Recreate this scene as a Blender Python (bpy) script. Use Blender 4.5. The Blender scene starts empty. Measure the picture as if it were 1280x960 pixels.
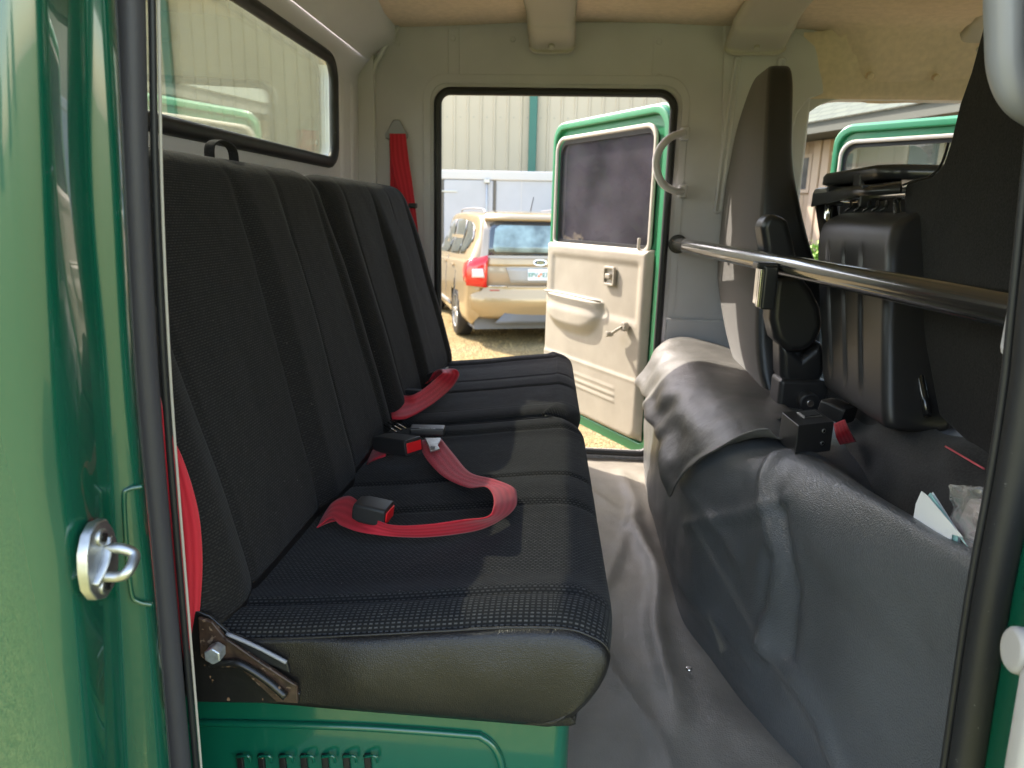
import bpy, bmesh, math, random
from mathutils import Vector, Matrix, noise
random.seed(7)
S = bpy.context.scene
C = S.collection
PI = math.pi
rad = math.radians

# ------------------------------------------------------------------ camera
YAW, PITCH, ROLL, CZ = rad(4.677), rad(13.392), rad(1.4), 1.62
CM = (Matrix.Rotation(YAW, 3, 'Z') @ Matrix.Rotation(PI/2-PITCH, 3, 'X') @ Matrix.Rotation(ROLL, 3, 'Z'))
cam_d = bpy.data.cameras.new('camera'); cam = bpy.data.objects.new('camera', cam_d); C.objects.link(cam)
cam.matrix_world = Matrix.Translation((0, 0, CZ)) @ CM.to_4x4()
cam_d.sensor_width = 36; cam_d.lens = 36*890/1280
cam_d.clip_start = 0.02; cam_d.clip_end = 3000
S.camera = cam
cam_d.dof.use_dof = True; cam_d.dof.focus_distance = 1.0; cam_d.dof.aperture_fstop = 9.0

def P(px, py, X=None, Y=None, Z=None):
    """photo pixel -> point of the cab on a given plane"""
    d = CM @ Vector(((px-640)/890, (480-py)/890, -1))
    t = X/d.x if X is not None else (Y/d.y if Y is not None else (Z-CZ)/d.z)
    return Vector((0, 0, CZ)) + d*t

# ------------------------------------------------------------------ object helpers
def link(name, me, mat=None, parent=None, smooth=True):
    o = bpy.data.objects.new(name, me); C.objects.link(o)
    if mat is not None:
        for m in (mat if isinstance(mat, (list, tuple)) else [mat]): me.materials.append(m)
    if smooth:
        for p in me.polygons: p.use_smooth = True
    if parent is not None: o.parent = parent
    return o
def mesh(name, vs, fs, mat=None, parent=None, smooth=False, uv=None, mi=None):
    me = bpy.data.meshes.new(name); me.from_pydata([tuple(v) for v in vs], [], fs); me.update()
    if uv is not None:
        l = me.uv_layers.new(name='UVMap')
        for lp in me.loops: l.data[lp.index].uv = uv[lp.vertex_index]
    o = link(name, me, mat, parent, smooth)
    if mi is not None:
        for p, m in zip(me.polygons, mi): p.material_index = m
    return o
def thing(name, label, cat, group=None, loc=(0, 0, 0)):
    o = bpy.data.objects.new(name, None); C.objects.link(o); o.location = loc
    o['label'] = label; o['category'] = cat
    if group: o['group'] = group
    return o
def tag(o, label, cat, group=None):
    o['label'] = label; o['category'] = cat
    if group: o['group'] = group
    return o
def bevel(o, w, seg=3, ang=35):
    m = o.modifiers.new('bevel', 'BEVEL'); m.width = w; m.segments = seg; m.limit_method = 'ANGLE'; m.angle_limit = rad(ang)
    for p in o.data.polygons: p.use_smooth = True
    w_ = o.modifiers.new('wn', 'WEIGHTED_NORMAL'); w_.keep_sharp = True
    return o
def solid(o, t, off=-1):
    m = o.modifiers.new('solid', 'SOLIDIFY'); m.thickness = t; m.offset = off; return o
def subd(o, n=2):
    m = o.modifiers.new('sub', 'SUBSURF'); m.levels = n; m.render_levels = n; return o
def smooth(a, b, x):
    t = min(1, max(0, (x-a)/(b-a))); return t*t*(3-2*t)
def rebase(o):
    """move an object's origin to the base centre of its mesh"""
    vs = [v.co for v in o.data.vertices]
    c = Vector(((min(v.x for v in vs)+max(v.x for v in vs))/2, (min(v.y for v in vs)+max(v.y for v in vs))/2, min(v.z for v in vs)))
    o.data.transform(Matrix.Translation(-c)); o.location = o.location + c
    return o
BF = [(0, 3, 2, 1), (4, 5, 6, 7), (0, 1, 5, 4), (1, 2, 6, 5), (2, 3, 7, 6), (3, 0, 4, 7)]
def box(name, a, b, mat, parent=None, bev=0, seg=3):
    (x0, y0, z0), (x1, y1, z1) = a, b
    o = mesh(name, [(x0,y0,z0),(x1,y0,z0),(x1,y1,z0),(x0,y1,z0),(x0,y0,z1),(x1,y0,z1),(x1,y1,z1),(x0,y1,z1)], BF, mat, parent)
    if bev: bevel(o, bev, seg)
    return o
def obox(name, c, ax, ay, az, mat, parent=None, bev=0, seg=3):
    """box from centre and three half-axis vectors"""
    c, ax, ay, az = map(Vector, (c, ax, ay, az))
    if ax.cross(ay).dot(az) < 0: ay = -ay
    vs = [c-ax-ay-az, c+ax-ay-az, c+ax+ay-az, c-ax+ay-az, c-ax-ay+az, c+ax-ay+az, c+ax+ay+az, c-ax+ay+az]
    o = mesh(name, vs, BF, mat, parent)
    if bev: bevel(o, bev, seg)
    return o
def cr(pts, n):
    """Catmull-Rom through tuples, n steps a span"""
    out = []; L = len(pts)
    for i in range(L-1):
        p0, p1, p2, p3 = pts[max(i-1, 0)], pts[i], pts[i+1], pts[min(i+2, L-1)]
        for k in range(n):
            t = k/n
            out.append(tuple(0.5*((2*b)+(-a+c)*t+(2*a-5*b+4*c-d)*t*t+(-a+3*b-3*c+d)*t**3) for a, b, c, d in zip(p0, p1, p2, p3)))
    out.append(tuple(pts[-1])); return out
def tube(name, pts, r, mat, parent=None, seg=16, n=6, sm=True, closed=False, flat=1.0):
    pts = [Vector(p) for p in (cr([tuple(p) for p in pts], n) if sm and not closed else pts)]
    vs, fs = [], []; N = len(pts); up = None
    for i, p in enumerate(pts):
        a = pts[(i-1) % N] if closed else pts[max(i-1, 0)]; b = pts[(i+1) % N] if closed else pts[min(i+1, N-1)]
        t = (b-a).normalized()
        if up is None:
            up = Vector((0, 0, 1)) if abs(t.z) < .9 else Vector((0, 1, 0))
        u = (up - t*up.dot(t)).normalized(); up = u; w = t.cross(u)
        rr = r[min(i, len(r)-1)] if isinstance(r, (list, tuple)) else r
        for k in range(seg):
            q = 2*PI*k/seg; vs.append(p + u*math.cos(q)*rr*flat + w*math.sin(q)*rr)
    for i in range(N if closed else N-1):
        j = (i+1) % N
        for k in range(seg):
            l = (k+1) % seg; fs.append((i*seg+k, i*seg+l, j*seg+l, j*seg+k))
    if not closed:
        fs.append(tuple(range(seg-1, -1, -1))); fs.append(tuple((N-1)*seg+k for k in range(seg)))
    o = mesh(name, vs, fs, mat, parent, smooth=True)
    if not closed:
        for p in o.data.polygons[-2:]: p.use_smooth = False
    return o
def cyl(name, a, b, r, mat, parent=None, seg=24, bev=0):
    o = tube(name, [a, b], r, mat, parent, seg=seg, sm=False)
    if bev: bevel(o, bev, 3)
    return o
def rrect(x0, x1, z0, z1, r, n=8):
    """rounded rectangle loop, counter-clockwise; r one radius or four (bl, br, tr, tl)"""
    if not isinstance(r, (list, tuple)): r = [r]*4
    out = []
    for (cx, cz, a0, q) in ((x0+r[0], z0+r[0], PI, r[0]), (x1-r[1], z0+r[1], 1.5*PI, r[1]), (x1-r[2], z1-r[2], 0, r[2]), (x0+r[3], z1-r[3], PI/2, r[3])):
        for k in range(n+1):
            a = a0+PI/2*k/n; out.append((cx+q*math.cos(a), cz+q*math.sin(a)))
    return out
def orient(o, grow):
    if grow is not None and o.data.polygons[0].normal.dot(Vector(grow)) < 0: o.data.flip_normals(); o.data.update()
def ring(name, outer, inner, f, mat, parent=None, th=.03, bev=0, off=-1, grow=None):
    """flat ring between two loops of equal length, thickened; f maps 2D to 3D"""
    n = len(outer); vs = [f(*p) for p in outer]+[f(*p) for p in inner]
    fs = [(k, (k+1) % n, n+(k+1) % n, n+k) for k in range(n)]
    o = mesh(name, vs, fs, mat, parent); orient(o, grow); solid(o, th, 1 if grow else off)
    if bev: bevel(o, bev, 3)
    return o
def outer_for(inner, x0, x1, z0, z1, n=8):
    """points on a rectangle matching a rrect loop (corners kept)"""
    out = []; q = n+1
    cs = [(x0, z0), (x1, z0), (x1, z1), (x0, z1)]
    for i in range(4):
        for k in range(q):
            px, pz = inner[i*q+k]; cx, cz = cs[i]; t = k/n
            if i in (0, 2):   # comes down the side, leaves along bottom/top
                out.append((cx, pz+(cz-pz)*min(1, 2*t)) if t <= .5 else (cx+(px-cx)*(2*t-1), cz))
            else:
                out.append((px+(cx-px)*min(1, 2*t), cz) if t <= .5 else (cx, cz+(pz-cz)*(2*t-1)))
    return out
def plate(name, loop, f, mat, parent=None, th=.01, bev=0, off=-1, sm=False, grow=None):
    vs = [f(*p) for p in loop]
    o = mesh(name, vs, [tuple(range(len(vs)))], mat, parent); orient(o, grow); solid(o, th, 1 if grow else off)
    if bev: bevel(o, bev, 3)
    return o
def gridm(name, rows, mat, parent=None, smooth=True, uv=None, closed=False, caps=False, mi=None):
    """surface through rows of points; closed joins the ends of each row; caps fills the first and last row"""
    R, K = len(rows), len(rows[0]); vs = [p for r in rows for p in r]; fs = []; m = []
    for i in range(R-1):
        for k in range(K if closed else K-1):
            l = (k+1) % K; fs.append((i*K+k, i*K+l, (i+1)*K+l, (i+1)*K+k))
            m.append(mi(i, k) if mi else 0)
    if caps:
        fs.append(tuple(range(K-1, -1, -1))); fs.append(tuple((R-1)*K+k for k in range(K)))
        m += [mi(-1, 0) if mi else 0]*2
    u = [q for r in uv for q in r] if uv else None
    o = mesh(name, vs, fs, mat, parent, smooth, u, m)
    if closed and caps:
        b = bmesh.new(); b.from_mesh(o.data); bmesh.ops.recalc_face_normals(b, faces=b.faces[:]); b.to_mesh(o.data); b.free()
    return o
def ribbon(name, pairs, mat, parent=None, n=6, th=.0013, across=8):
    """belt webbing between two edges given as pairs of points"""
    fl = cr([tuple(a)+tuple(b) for a, b in pairs], n); rows, uvs = [], []; L = 0; last = None
    for q in fl:
        a, b = Vector(q[:3]), Vector(q[3:]); c = (a+b)/2
        if last is not None: L += (c-last).length
        last = c
        rows.append([a.lerp(b, k/across) for k in range(across+1)]); uvs.append([(k/across, L) for k in range(across+1)])
    o = gridm(name, rows, mat, parent, uv=uvs); solid(o, th, 0); return o
def text(name, body, size, loc, xdir, ydir, mat, parent=None, th=.0006, shear=0):
    cu = bpy.data.curves.new(name, 'FONT'); cu.body = body; cu.size = size; cu.extrude = th; cu.align_x = 'CENTER'; cu.align_y = 'CENTER'; cu.shear = shear
    t = bpy.data.objects.new(name+'_c', cu); C.objects.link(t)
    bpy.context.view_layer.update()
    me = bpy.data.meshes.new_from_object(t.evaluated_get(bpy.context.evaluated_depsgraph_get()))
    bpy.data.objects.remove(t)
    o = link(name, me, None, parent, False); o.data.materials.clear(); o.data.materials.append(mat)
    x = Vector(xdir).normalized(); y = Vector(ydir).normalized(); z = x.cross(y)
    M = Matrix((x, y, z)).transposed().to_4x4(); M.translation = Vector(loc)
    o.data.transform(M); return o

# ------------------------------------------------------------------ materials
def mat(name, col, rough=.5, metal=0, spec=.5, bump=None, var=None, coat=0, coatr=.03, sheen=0, alpha=None, ior=None, dust=None):
    """bump: list of (kind, scale, strength, distance); var: (scale, amount); dust: (scale, threshold, colour)"""
    m = bpy.data.materials.new(name); m.use_nodes = True; nt = m.node_tree; N = nt.nodes; L = nt.links
    b = N['Principled BSDF']
    b.inputs['Base Color'].default_value = (*col, 1); b.inputs['Roughness'].default_value = rough
    b.inputs['Metallic'].default_value = metal; b.inputs['Specular IOR Level'].default_value = spec
    b.inputs['Coat Weight'].default_value = coat; b.inputs['Coat Roughness'].default_value = coatr
    if ior: b.inputs['IOR'].default_value = ior
    if sheen: b.inputs['Sheen Weight'].default_value = sheen; b.inputs['Sheen Roughness'].default_value = .5
    tc = N.new('ShaderNodeTexCoord'); src = tc.outputs['Object']
    last = None
    for (kind, sc, st, di) in (bump or []):
        if kind == 'noise': t = N.new('ShaderNodeTexNoise'); t.inputs['Scale'].default_value = sc; t.inputs['Detail'].default_value = 5; h = t.outputs['Fac']
        elif kind == 'voro': t = N.new('ShaderNodeTexVoronoi'); t.feature = 'DISTANCE_TO_EDGE'; t.inputs['Scale'].default_value = sc; t.inputs['Randomness'].default_value = .9; h = t.outputs['Distance']
        elif kind == 'voroF': t = N.new('ShaderNodeTexVoronoi'); t.inputs['Scale'].default_value = sc; h = t.outputs['Distance']
        L.new(src, t.inputs['Vector'])
        if kind == 'voro':
            mr = N.new('ShaderNodeMapRange'); mr.inputs['From Max'].default_value = .25; L.new(h, mr.inputs['Value']); h = mr.outputs['Result']
        bp = N.new('ShaderNodeBump'); bp.inputs['Strength'].default_value = st; bp.inputs['Distance'].default_value = di
        L.new(h, bp.inputs['Height'])
        if last: L.new(last, bp.inputs['Normal'])
        last = bp.outputs['Normal']
    if last: L.new(last, b.inputs['Normal'])
    cur = None
    if var:
        t = N.new('ShaderNodeTexNoise'); t.inputs['Scale'].default_value = var[0]; t.inputs['Detail'].default_value = 6; L.new(src, t.inputs['Vector'])
        mr = N.new('ShaderNodeMapRange'); mr.inputs['From Min'].default_value = .3; mr.inputs['From Max'].default_value = .7
        mr.inputs['To Min'].default_value = 1-var[1]; mr.inputs['To Max'].default_value = 1+var[1]; L.new(t.outputs['Fac'], mr.inputs['Value'])
        mx = N.new('ShaderNodeVectorMath'); mx.operation = 'SCALE'; mx.inputs[0].default_value = col; L.new(mr.outputs['Result'], mx.inputs['Scale'])
        cur = mx.outputs['Vector']; L.new(cur, b.inputs['Base Color'])
    if dust:
        t = N.new('ShaderNodeTexNoise'); t.inputs['Scale'].default_value = dust[0]; t.inputs['Detail'].default_value = 3; L.new(src, t.inputs['Vector'])
        mr = N.new('ShaderNodeMapRange'); mr.inputs['From Min'].default_value = dust[1]; mr.inputs['From Max'].default_value = dust[1]+.03; L.new(t.outputs['Fac'], mr.inputs['Value'])
        mx = N.new('ShaderNodeMix'); mx.data_type = 'RGBA'; L.new(mr.outputs['Result'], mx.inputs['Factor'])
        if cur: L.new(cur, mx.inputs['A'])
        else: mx.inputs['A'].default_value = (*col, 1)
        mx.inputs['B'].default_value = (*dust[2], 1); L.new(mx.outputs['Result'], b.inputs['Base Color'])
    return m
def fabric(name, base, dash, bw, rh, mort, rough=.9, bumpd=.0006, spk=True):
    m = mat(name, base, rough, spec=.15, sheen=.05); nt = m.node_tree; N = nt.nodes; L = nt.links; b = N['Principled BSDF']
    tc = N.new('ShaderNodeTexCoord'); mp = N.new('ShaderNodeMapping'); mp.inputs['Scale'].default_value = (100, 100, 100)
    L.new(tc.outputs['UV'], mp.inputs['Vector'])
    br = N.new('ShaderNodeTexBrick'); br.inputs['Scale'].default_value = 1; br.inputs['Brick Width'].default_value = bw; br.inputs['Row Height'].default_value = rh
    br.inputs['Mortar Size'].default_value = mort; br.inputs['Mortar Smooth'].default_value = .3; br.offset = .5 if bw != .62 or rh != .44 else 0.0
    br.inputs['Color1'].default_value = (*dash, 1); br.inputs['Color2'].default_value = (*[c*.55 for c in dash], 1); br.inputs['Mortar'].default_value = (*base, 1)
    L.new(mp.outputs['Vector'], br.inputs['Vector'])
    # lint: rare pale specks
    no = N.new('ShaderNodeTexVoronoi'); no.inputs['Scale'].default_value = 55; L.new(tc.outputs['Object'], no.inputs['Vector'])
    mr = N.new('ShaderNodeMapRange'); mr.inputs['From Min'].default_value = .05; mr.inputs['From Max'].default_value = .03; L.new(no.outputs['Distance'], mr.inputs['Value'])
    n2 = N.new('ShaderNodeTexNoise'); n2.inputs['Scale'].default_value = 9; L.new(tc.outputs['Object'], n2.inputs['Vector'])
    m2 = N.new('ShaderNodeMapRange'); m2.inputs['From Min'].default_value = .52; m2.inputs['From Max'].default_value = .6; L.new(n2.outputs['Fac'], m2.inputs['Value'])
    mu = N.new('ShaderNodeMath'); mu.operation = 'MULTIPLY'; L.new(mr.outputs['Result'], mu.inputs[0]); L.new(m2.outputs['Result'], mu.inputs[1])
    mx = N.new('ShaderNodeMix'); mx.data_type = 'RGBA'; L.new(mu.outputs['Value'], mx.inputs['Factor']); L.new(br.outputs['Color'], mx.inputs['A']); mx.inputs['B'].default_value = (.22, .21, .19, 1)
    L.new(mx.outputs['Result'], b.inputs['Base Color'])
    bp = N.new('ShaderNodeBump'); bp.inputs['Strength'].default_value = .6; bp.inputs['Distance'].default_value = bumpd; bp.invert = True
    L.new(br.outputs['Fac'], bp.inputs['Height'])
    n3 = N.new('ShaderNodeTexNoise'); n3.inputs['Scale'].default_value = 12; n3.inputs['Detail'].default_value = 3; L.new(tc.outputs['Object'], n3.inputs['Vector'])
    b2 = N.new('ShaderNodeBump'); b2.inputs['Strength'].default_value = .35; b2.inputs['Distance'].default_value = .01; L.new(n3.outputs['Fac'], b2.inputs['Height']); L.new(bp.outputs['Normal'], b2.inputs['Normal'])
    L.new(b2.outputs['Normal'], b.inputs['Normal'])
    return m
def glass(name, tint=(.85, .93, .88), refl=1.0, rough=.0, haze=0.0, hazecol=(.8, .85, .8)):
    m = bpy.data.materials.new(name); m.use_nodes = True; nt = m.node_tree; N = nt.nodes; L = nt.links
    for n in list(N): N.remove(n)
    o = N.new('ShaderNodeOutputMaterial'); t = N.new('ShaderNodeBsdfTransparent'); t.inputs['Color'].default_value = (*tint, 1)
    g = N.new('ShaderNodeBsdfGlossy'); g.inputs['Roughness'].default_value = rough; g.inputs['Color'].default_value = (1, 1, 1, 1)
    fr = N.new('ShaderNodeFresnel'); fr.inputs['IOR'].default_value = 1.5
    mu = N.new('ShaderNodeMath'); mu.operation = 'MULTIPLY'; mu.use_clamp = True; mu.inputs[1].default_value = refl; L.new(fr.outputs['Fac'], mu.inputs[0])
    mx = N.new('ShaderNodeMixShader'); L.new(mu.outputs['Value'], mx.inputs['Fac']); L.new(t.outputs['BSDF'], mx.inputs[1]); L.new(g.outputs['BSDF'], mx.inputs[2])
    last = mx
    if haze:
        d = N.new('ShaderNodeBsdfTranslucent'); d.inputs['Color'].default_value = (*hazecol, 1)
        d2 = N.new('ShaderNodeBsdfDiffuse'); d2.inputs['Color'].default_value = (*hazecol, 1)
        md = N.new('ShaderNodeMixShader'); L.new(d.outputs['BSDF'], md.inputs[1]); L.new(d2.outputs['BSDF'], md.inputs[2])
        tc = N.new('ShaderNodeTexCoord'); no = N.new('ShaderNodeTexNoise'); no.inputs['Scale'].default_value = 5; no.inputs['Detail'].default_value = 7; L.new(tc.outputs['Object'], no.inputs['Vector'])
        mr = N.new('ShaderNodeMapRange'); mr.inputs['From Min'].default_value = .35; mr.inputs['From Max'].default_value = .7; mr.inputs['To Min'].default_value = haze*.5; mr.inputs['To Max'].default_value = haze*1.4
        L.new(no.outputs['Fac'], mr.inputs['Value'])
        m3 = N.new('ShaderNodeMixShader'); L.new(mr.outputs['Result'], m3.inputs['Fac']); L.new(mx.outputs['Shader'], m3.inputs[1]); L.new(md.outputs['Shader'], m3.inputs[2]); last = m3
    L.new(last.outputs['Shader'], o.inputs['Surface']); return m

G = dict
M = {}
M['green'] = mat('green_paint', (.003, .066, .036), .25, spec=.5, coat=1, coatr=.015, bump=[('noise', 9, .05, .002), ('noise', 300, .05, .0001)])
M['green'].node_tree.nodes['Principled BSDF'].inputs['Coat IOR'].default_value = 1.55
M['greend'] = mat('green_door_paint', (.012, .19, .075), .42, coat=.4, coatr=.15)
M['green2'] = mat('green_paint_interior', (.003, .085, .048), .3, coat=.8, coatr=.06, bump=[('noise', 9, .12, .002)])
M['rubber'] = mat('black_rubber', (.018, .018, .019), .48, spec=.4, bump=[('noise', 60, .25, .001)], dust=(160, .72, (.1, .1, .1)))
M['seal'] = mat('foam_seal', (.055, .052, .058), .5, spec=.4, bump=[('noise', 35, .3, .002), ('noise', 400, .2, .0004)])
M['grey'] = mat('grey_trim_plastic', (.50, .485, .505), .55, spec=.4, bump=[('voroF', 900, .25, .0003)], var=(6, .06))
M['greyp'] = mat('grey_painted_metal', (.57, .555, .565), .42, spec=.5, bump=[('noise', 14, .15, .002)], var=(4, .05))
M['liner'] = mat('beige_headliner', (.68, .55, .42), .95, spec=.1, bump=[('noise', 350, .6, .0012), ('noise', 6, .3, .01)], var=(60, .07))
M['bracket'] = mat('beige_plastic', (.44, .40, .34), .5, bump=[('voroF', 900, .2, .0003)])
M['door_trim'] = mat('beige_door_trim', (.31, .275, .22), .55, spec=.4, bump=[('voroF', 700, .3, .0004), ('noise', 60, .15, .002)], var=(9, .09))
M['fab'] = fabric('black_seat_fabric', (.012, .0115, .0115), (.065, .062, .060), .62, .42, .15)
M['fabd'] = fabric('dashed_seat_fabric', (.010, .0098, .010), (.072, .070, .068), .62, .44, .15, bumpd=.0006)
M['fabb'] = fabric('black_back_fabric', (.012, .011, .0105), (.034, .031, .029), .7, .34, .12)
M['plain'] = mat('charcoal_cloth', (.021, .0195, .0185), .95, spec=.12, sheen=.06, bump=[('noise', 500, .6, .001), ('noise', 12, .3, .008)], var=(300, .35))
M['browncloth'] = mat('grey_brown_cloth', (.056, .050, .043), .95, spec=.15, sheen=.2, bump=[('noise', 600, .5, .001)], var=(400, .3))
M['leather'] = mat('black_leather', (.0115, .0095, .0085), .40, spec=.5, bump=[('voro', 420, .45, .0005), ('noise', 18, .35, .006)])
M['smooth_leather'] = mat('smooth_black_leather', (.018, .018, .019), .36, spec=.5, bump=[('noise', 30, .2, .003), ('voroF', 500, .1, .0003)])
M['vinyl'] = mat('grey_vinyl', (.098, .102, .108), .35, spec=.7, bump=[('voro', 240, .5, .0007), ('noise', 6, .3, .010), ('noise', 90, .15, .001)], var=(5, .12))
M['vinylf'] = mat('grey_floor_vinyl', (.235, .212, .178), .40, spec=.6, bump=[('voro', 220, .4, .0006), ('noise', 6, .6, .014), ('noise', 35, .25, .003)], var=(7, .22))
M['vinylflap'] = mat('worn_grey_vinyl', (.105, .10, .092), .42, spec=.5, bump=[('voro', 260, .35, .0006), ('noise', 9, .6, .014)], var=(9, .2))
M['bplastic'] = mat('black_plastic', (.024, .023, .023), .38, spec=.5, bump=[('voroF', 1200, .2, .0002)])
M['bplastic2'] = mat('satin_black_plastic', (.02, .02, .021), .28, spec=.5)
M['blackpaint'] = mat('chipped_black_paint', (.012, .011, .010), .3, spec=.5, bump=[('noise', 40, .4, .002)], dust=(110, .66, (.2, .12, .07)))
M['rust'] = mat('rusty_black_steel', (.045, .025, .016), .5, spec=.5, bump=[('noise', 90, .6, .002)], var=(60, .6), dust=(140, .62, (.18, .12, .08)))
M['chrome'] = mat('chrome', (.75, .73, .70), .12, metal=1)
M['blackchrome'] = mat('black_gloss_bar', (.016, .0155, .015), .20, spec=.5, coat=.7, coatr=.06, bump=[('noise', 60, .05, .001)], dust=(220, .74, (.12, .11, .1)))
M['zinc'] = mat('zinc_steel', (.48, .48, .46), .42, metal=1, bump=[('noise', 120, .35, .0008)], var=(60, .25))
M['gal'] = mat('galvanised_bolt', (.6, .62, .64), .42, metal=.8, bump=[('noise', 130, .7, .001)], var=(90, .3))
M['greyrod'] = mat('light_grey_plastic', (.25, .25, .27), .33, spec=.5, bump=[('noise', 90, .1, .0005)])
M['offwhite'] = mat('off_white_plastic', (.36, .345, .32), .42, bump=[('voroF', 800, .15, .0003)])
M['white'] = mat('white_paper', (.75, .76, .77), .7)
M['teal'] = mat('pale_teal_paper', (.35, .62, .58), .7)
M['pink'] = mat('pale_pink_paper', (.66, .55, .55), .6, var=(14, .06))
M['ink'] = mat('grey_ink', (.25, .2, .2), .7)
M['redplastic'] = mat('red_plastic', (.62, .012, .015), .35)
M['wrap'] = glass('clear_wrap', (.98, .97, .97), .7, .06, .14, (.9, .88, .86))
M['window'] = glass('hazy_green_glass', (.97, 1.0, .93), .8, .0, .006, (.85, .9, .7))
M['dglass'] = glass('door_glass', (.55, .53, .57), 1.8, .0, .06, (.55, .5, .55))
M['fglass'] = glass('clear_door_glass', (.72, .76, .74), 1.6, .0, .06)

def belt_mat():
    m = mat('red_webbing', (.62, .022, .04), .55, spec=.3, sheen=.15); nt = m.node_tree; N = nt.nodes; L = nt.links; b = N['Principled BSDF']
    tc = N.new('ShaderNodeTexCoord'); sp = N.new('ShaderNodeSeparateXYZ'); L.new(tc.outputs['UV'], sp.inputs['Vector'])
    m1 = N.new('ShaderNodeMath'); m1.operation = 'MULTIPLY'; m1.inputs[1].default_value = PI*2*4; L.new(sp.outputs['X'], m1.inputs[0])
    s1 = N.new('ShaderNodeMath'); s1.operation = 'SINE'; L.new(m1.outputs['Value'], s1.inputs[0])
    m2 = N.new('ShaderNodeMath'); m2.operation = 'MULTIPLY'; m2.inputs[1].default_value = PI*2*700; L.new(sp.outputs['Y'], m2.inputs[0])
    s2 = N.new('ShaderNodeMath'); s2.operation = 'SINE'; L.new(m2.outputs['Value'], s2.inputs[0])
    b1 = N.new('ShaderNodeBump'); b1.inputs['Strength'].default_value = .18; b1.inputs['Distance'].default_value = .0006; L.new(s1.outputs['Value'], b1.inputs['Height'])
    b2 = N.new('ShaderNodeBump'); b2.inputs['Strength'].default_value = .3; b2.inputs['Distance'].default_value = .0004; L.new(s2.outputs['Value'], b2.inputs['Height']); L.new(b1.outputs['Normal'], b2.inputs['Normal'])
    L.new(b2.outputs['Normal'], b.inputs['Normal'])
    cr_ = N.new('ShaderNodeValToRGB'); cr_.color_ramp.elements[0].color = (.44, .010, .022, 1); cr_.color_ramp.elements[1].color = (.56, .022, .038, 1)
    mr = N.new('ShaderNodeMapRange'); mr.inputs['From Min'].default_value = -1; L.new(s1.outputs['Value'], mr.inputs['Value']); L.new(mr.outputs['Result'], cr_.inputs['Fac'])
    L.new(cr_.outputs['Color'], b.inputs['Base Color']); return m
M['belt'] = belt_mat()

# ================================================================== THE TRUCK CAB
cab = thing('truck_cab', 'dark green crew cab truck body seen through its open side doorway', 'truck', loc=(0, 0, 0))
cab.location = (0, 0, 0)
YF = 2.38        # inner face of the far side wall
CEIL = 2.19

# ---- far side wall with the doorway
dw = rrect(-.462, .297, .815, 2.003, [.05, .05, .055, .045])
f_far = lambda x, z: Vector((x, YF, z))
ring('side_panel', outer_for(dw, -.665, .70, .78, 2.2), dw, f_far, M['grey'], cab, .07, bev=.01, grow=(0, 1, 0))
# front doorway of the far wall
fw = rrect(.655, 1.62, .815, 1.985, [.05, .05, .1, .14])
ring('side_panel', outer_for(fw, .6515, 1.76, .78, 2.2), fw, lambda x, z: Vector((x, YF+.003, z)), M['grey'], cab, .062, bev=.008, grow=(0, 1, 0))
# raised margin round the doorway, and seam strips / plugs pressed into the panel
m1 = rrect(-.50, .335, .80, 2.045, [.06, .06, .08, .07]); 
ring('doorway_trim', m1, rrect(-.475, .312, .803, 2.018, [.05, .05, .06, .05]), lambda x, z: Vector((x, YF-.004, z)), M['grey'], cab, .004, bev=.002, grow=(0, 1, 0))
def seal_loop(loop, y, r, name, mt, flat=1.0):
    return tube(name, [Vector((x, y, z)) for x, z in loop], r, mt, cab, seg=12, closed=True, flat=flat)
seal_loop(rrect(-.452, .288, .824, 1.994, [.045, .045, .05, .04]), YF-.006, .0125, 'door_seal', M['rubber'])
for px in (560, 574):
    a, b = P(px, 30, Y=YF-.001), P(px, 106, Y=YF-.001)
    box('panel_seam', (a.x-.0012, YF-.003, b.z), (a.x+.0012, YF+.001, a.z), M['grey'], cab, .001)
a, b = P(818, 45, Y=YF), P(812, 108, Y=YF); box('panel_seam', (a.x-.001, YF-.002, b.z), (a.x+.001, YF+.001, a.z), M['grey'], cab, .0008)
for (px, py) in ((566, 48), (566, 97), (641, 49), (641, 97), (824, 52), (824, 96), (612, 96), (497, 54)):
    c = P(px, py, Y=YF); o = cyl('trim_plug', c+Vector((0, -.003, 0)), c+Vector((0, .002, 0)), .0085, M['grey'], cab, 20, .002)
# long pressed ribs on the pillar
def rib(px0, py0, px1, py1, w):
    a, b = P(px0, py0, Y=YF), P(px1, py1, Y=YF); d = (b-a).normalized(); n = Vector((-d.z, 0, d.x)); lp = []
    for k in range(13): q = PI*k/12; lp.append(a - d*math.sin(q)*w + n*math.cos(q)*w)
    for k in range(13): q = PI*k/12; lp.append(b + d*math.sin(q)*w*1.1 - n*math.cos(q)*w*1.1)
    r1 = [v+Vector((0, -.002, 0)) for v in lp]; c = sum(lp, Vector())/len(lp)
    def inset(f, y): return [v + (((a if i < 13 else b)-v)*f) + Vector((0, y-.008, 0)) for i, v in enumerate(lp)]
    rows = [r1, inset(.12, -.006), inset(.35, -.0085), inset(.6, -.007), inset(.8, -.004)]
    o = gridm('pillar_rib', rows+[inset(.97, -.004)], M['grey'], cab, closed=True); 
    return o
rib(921, 76, 897, 262, .013); rib(976, 78, 972, 240, .015)
# pillar cover at the top front corner of the wall with its curved edge
cc = [P(px, py, Y=YF-.002) for px, py in ((905, 30), (927, 28), (975, 36), (1000, 42), (1018, 58), (1028, 84), (1029, 117), (1010, 124), (996, 142), (988, 172), (986, 215), (900, 240))]
vs = [v.copy() for v in cc]; o = mesh('pillar_cover', vs, [tuple(range(len(vs)))], M['grey'], cab); orient(o, (0, 1, 0)); solid(o, .010, 0); bevel(o, .004, 3)
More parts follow.
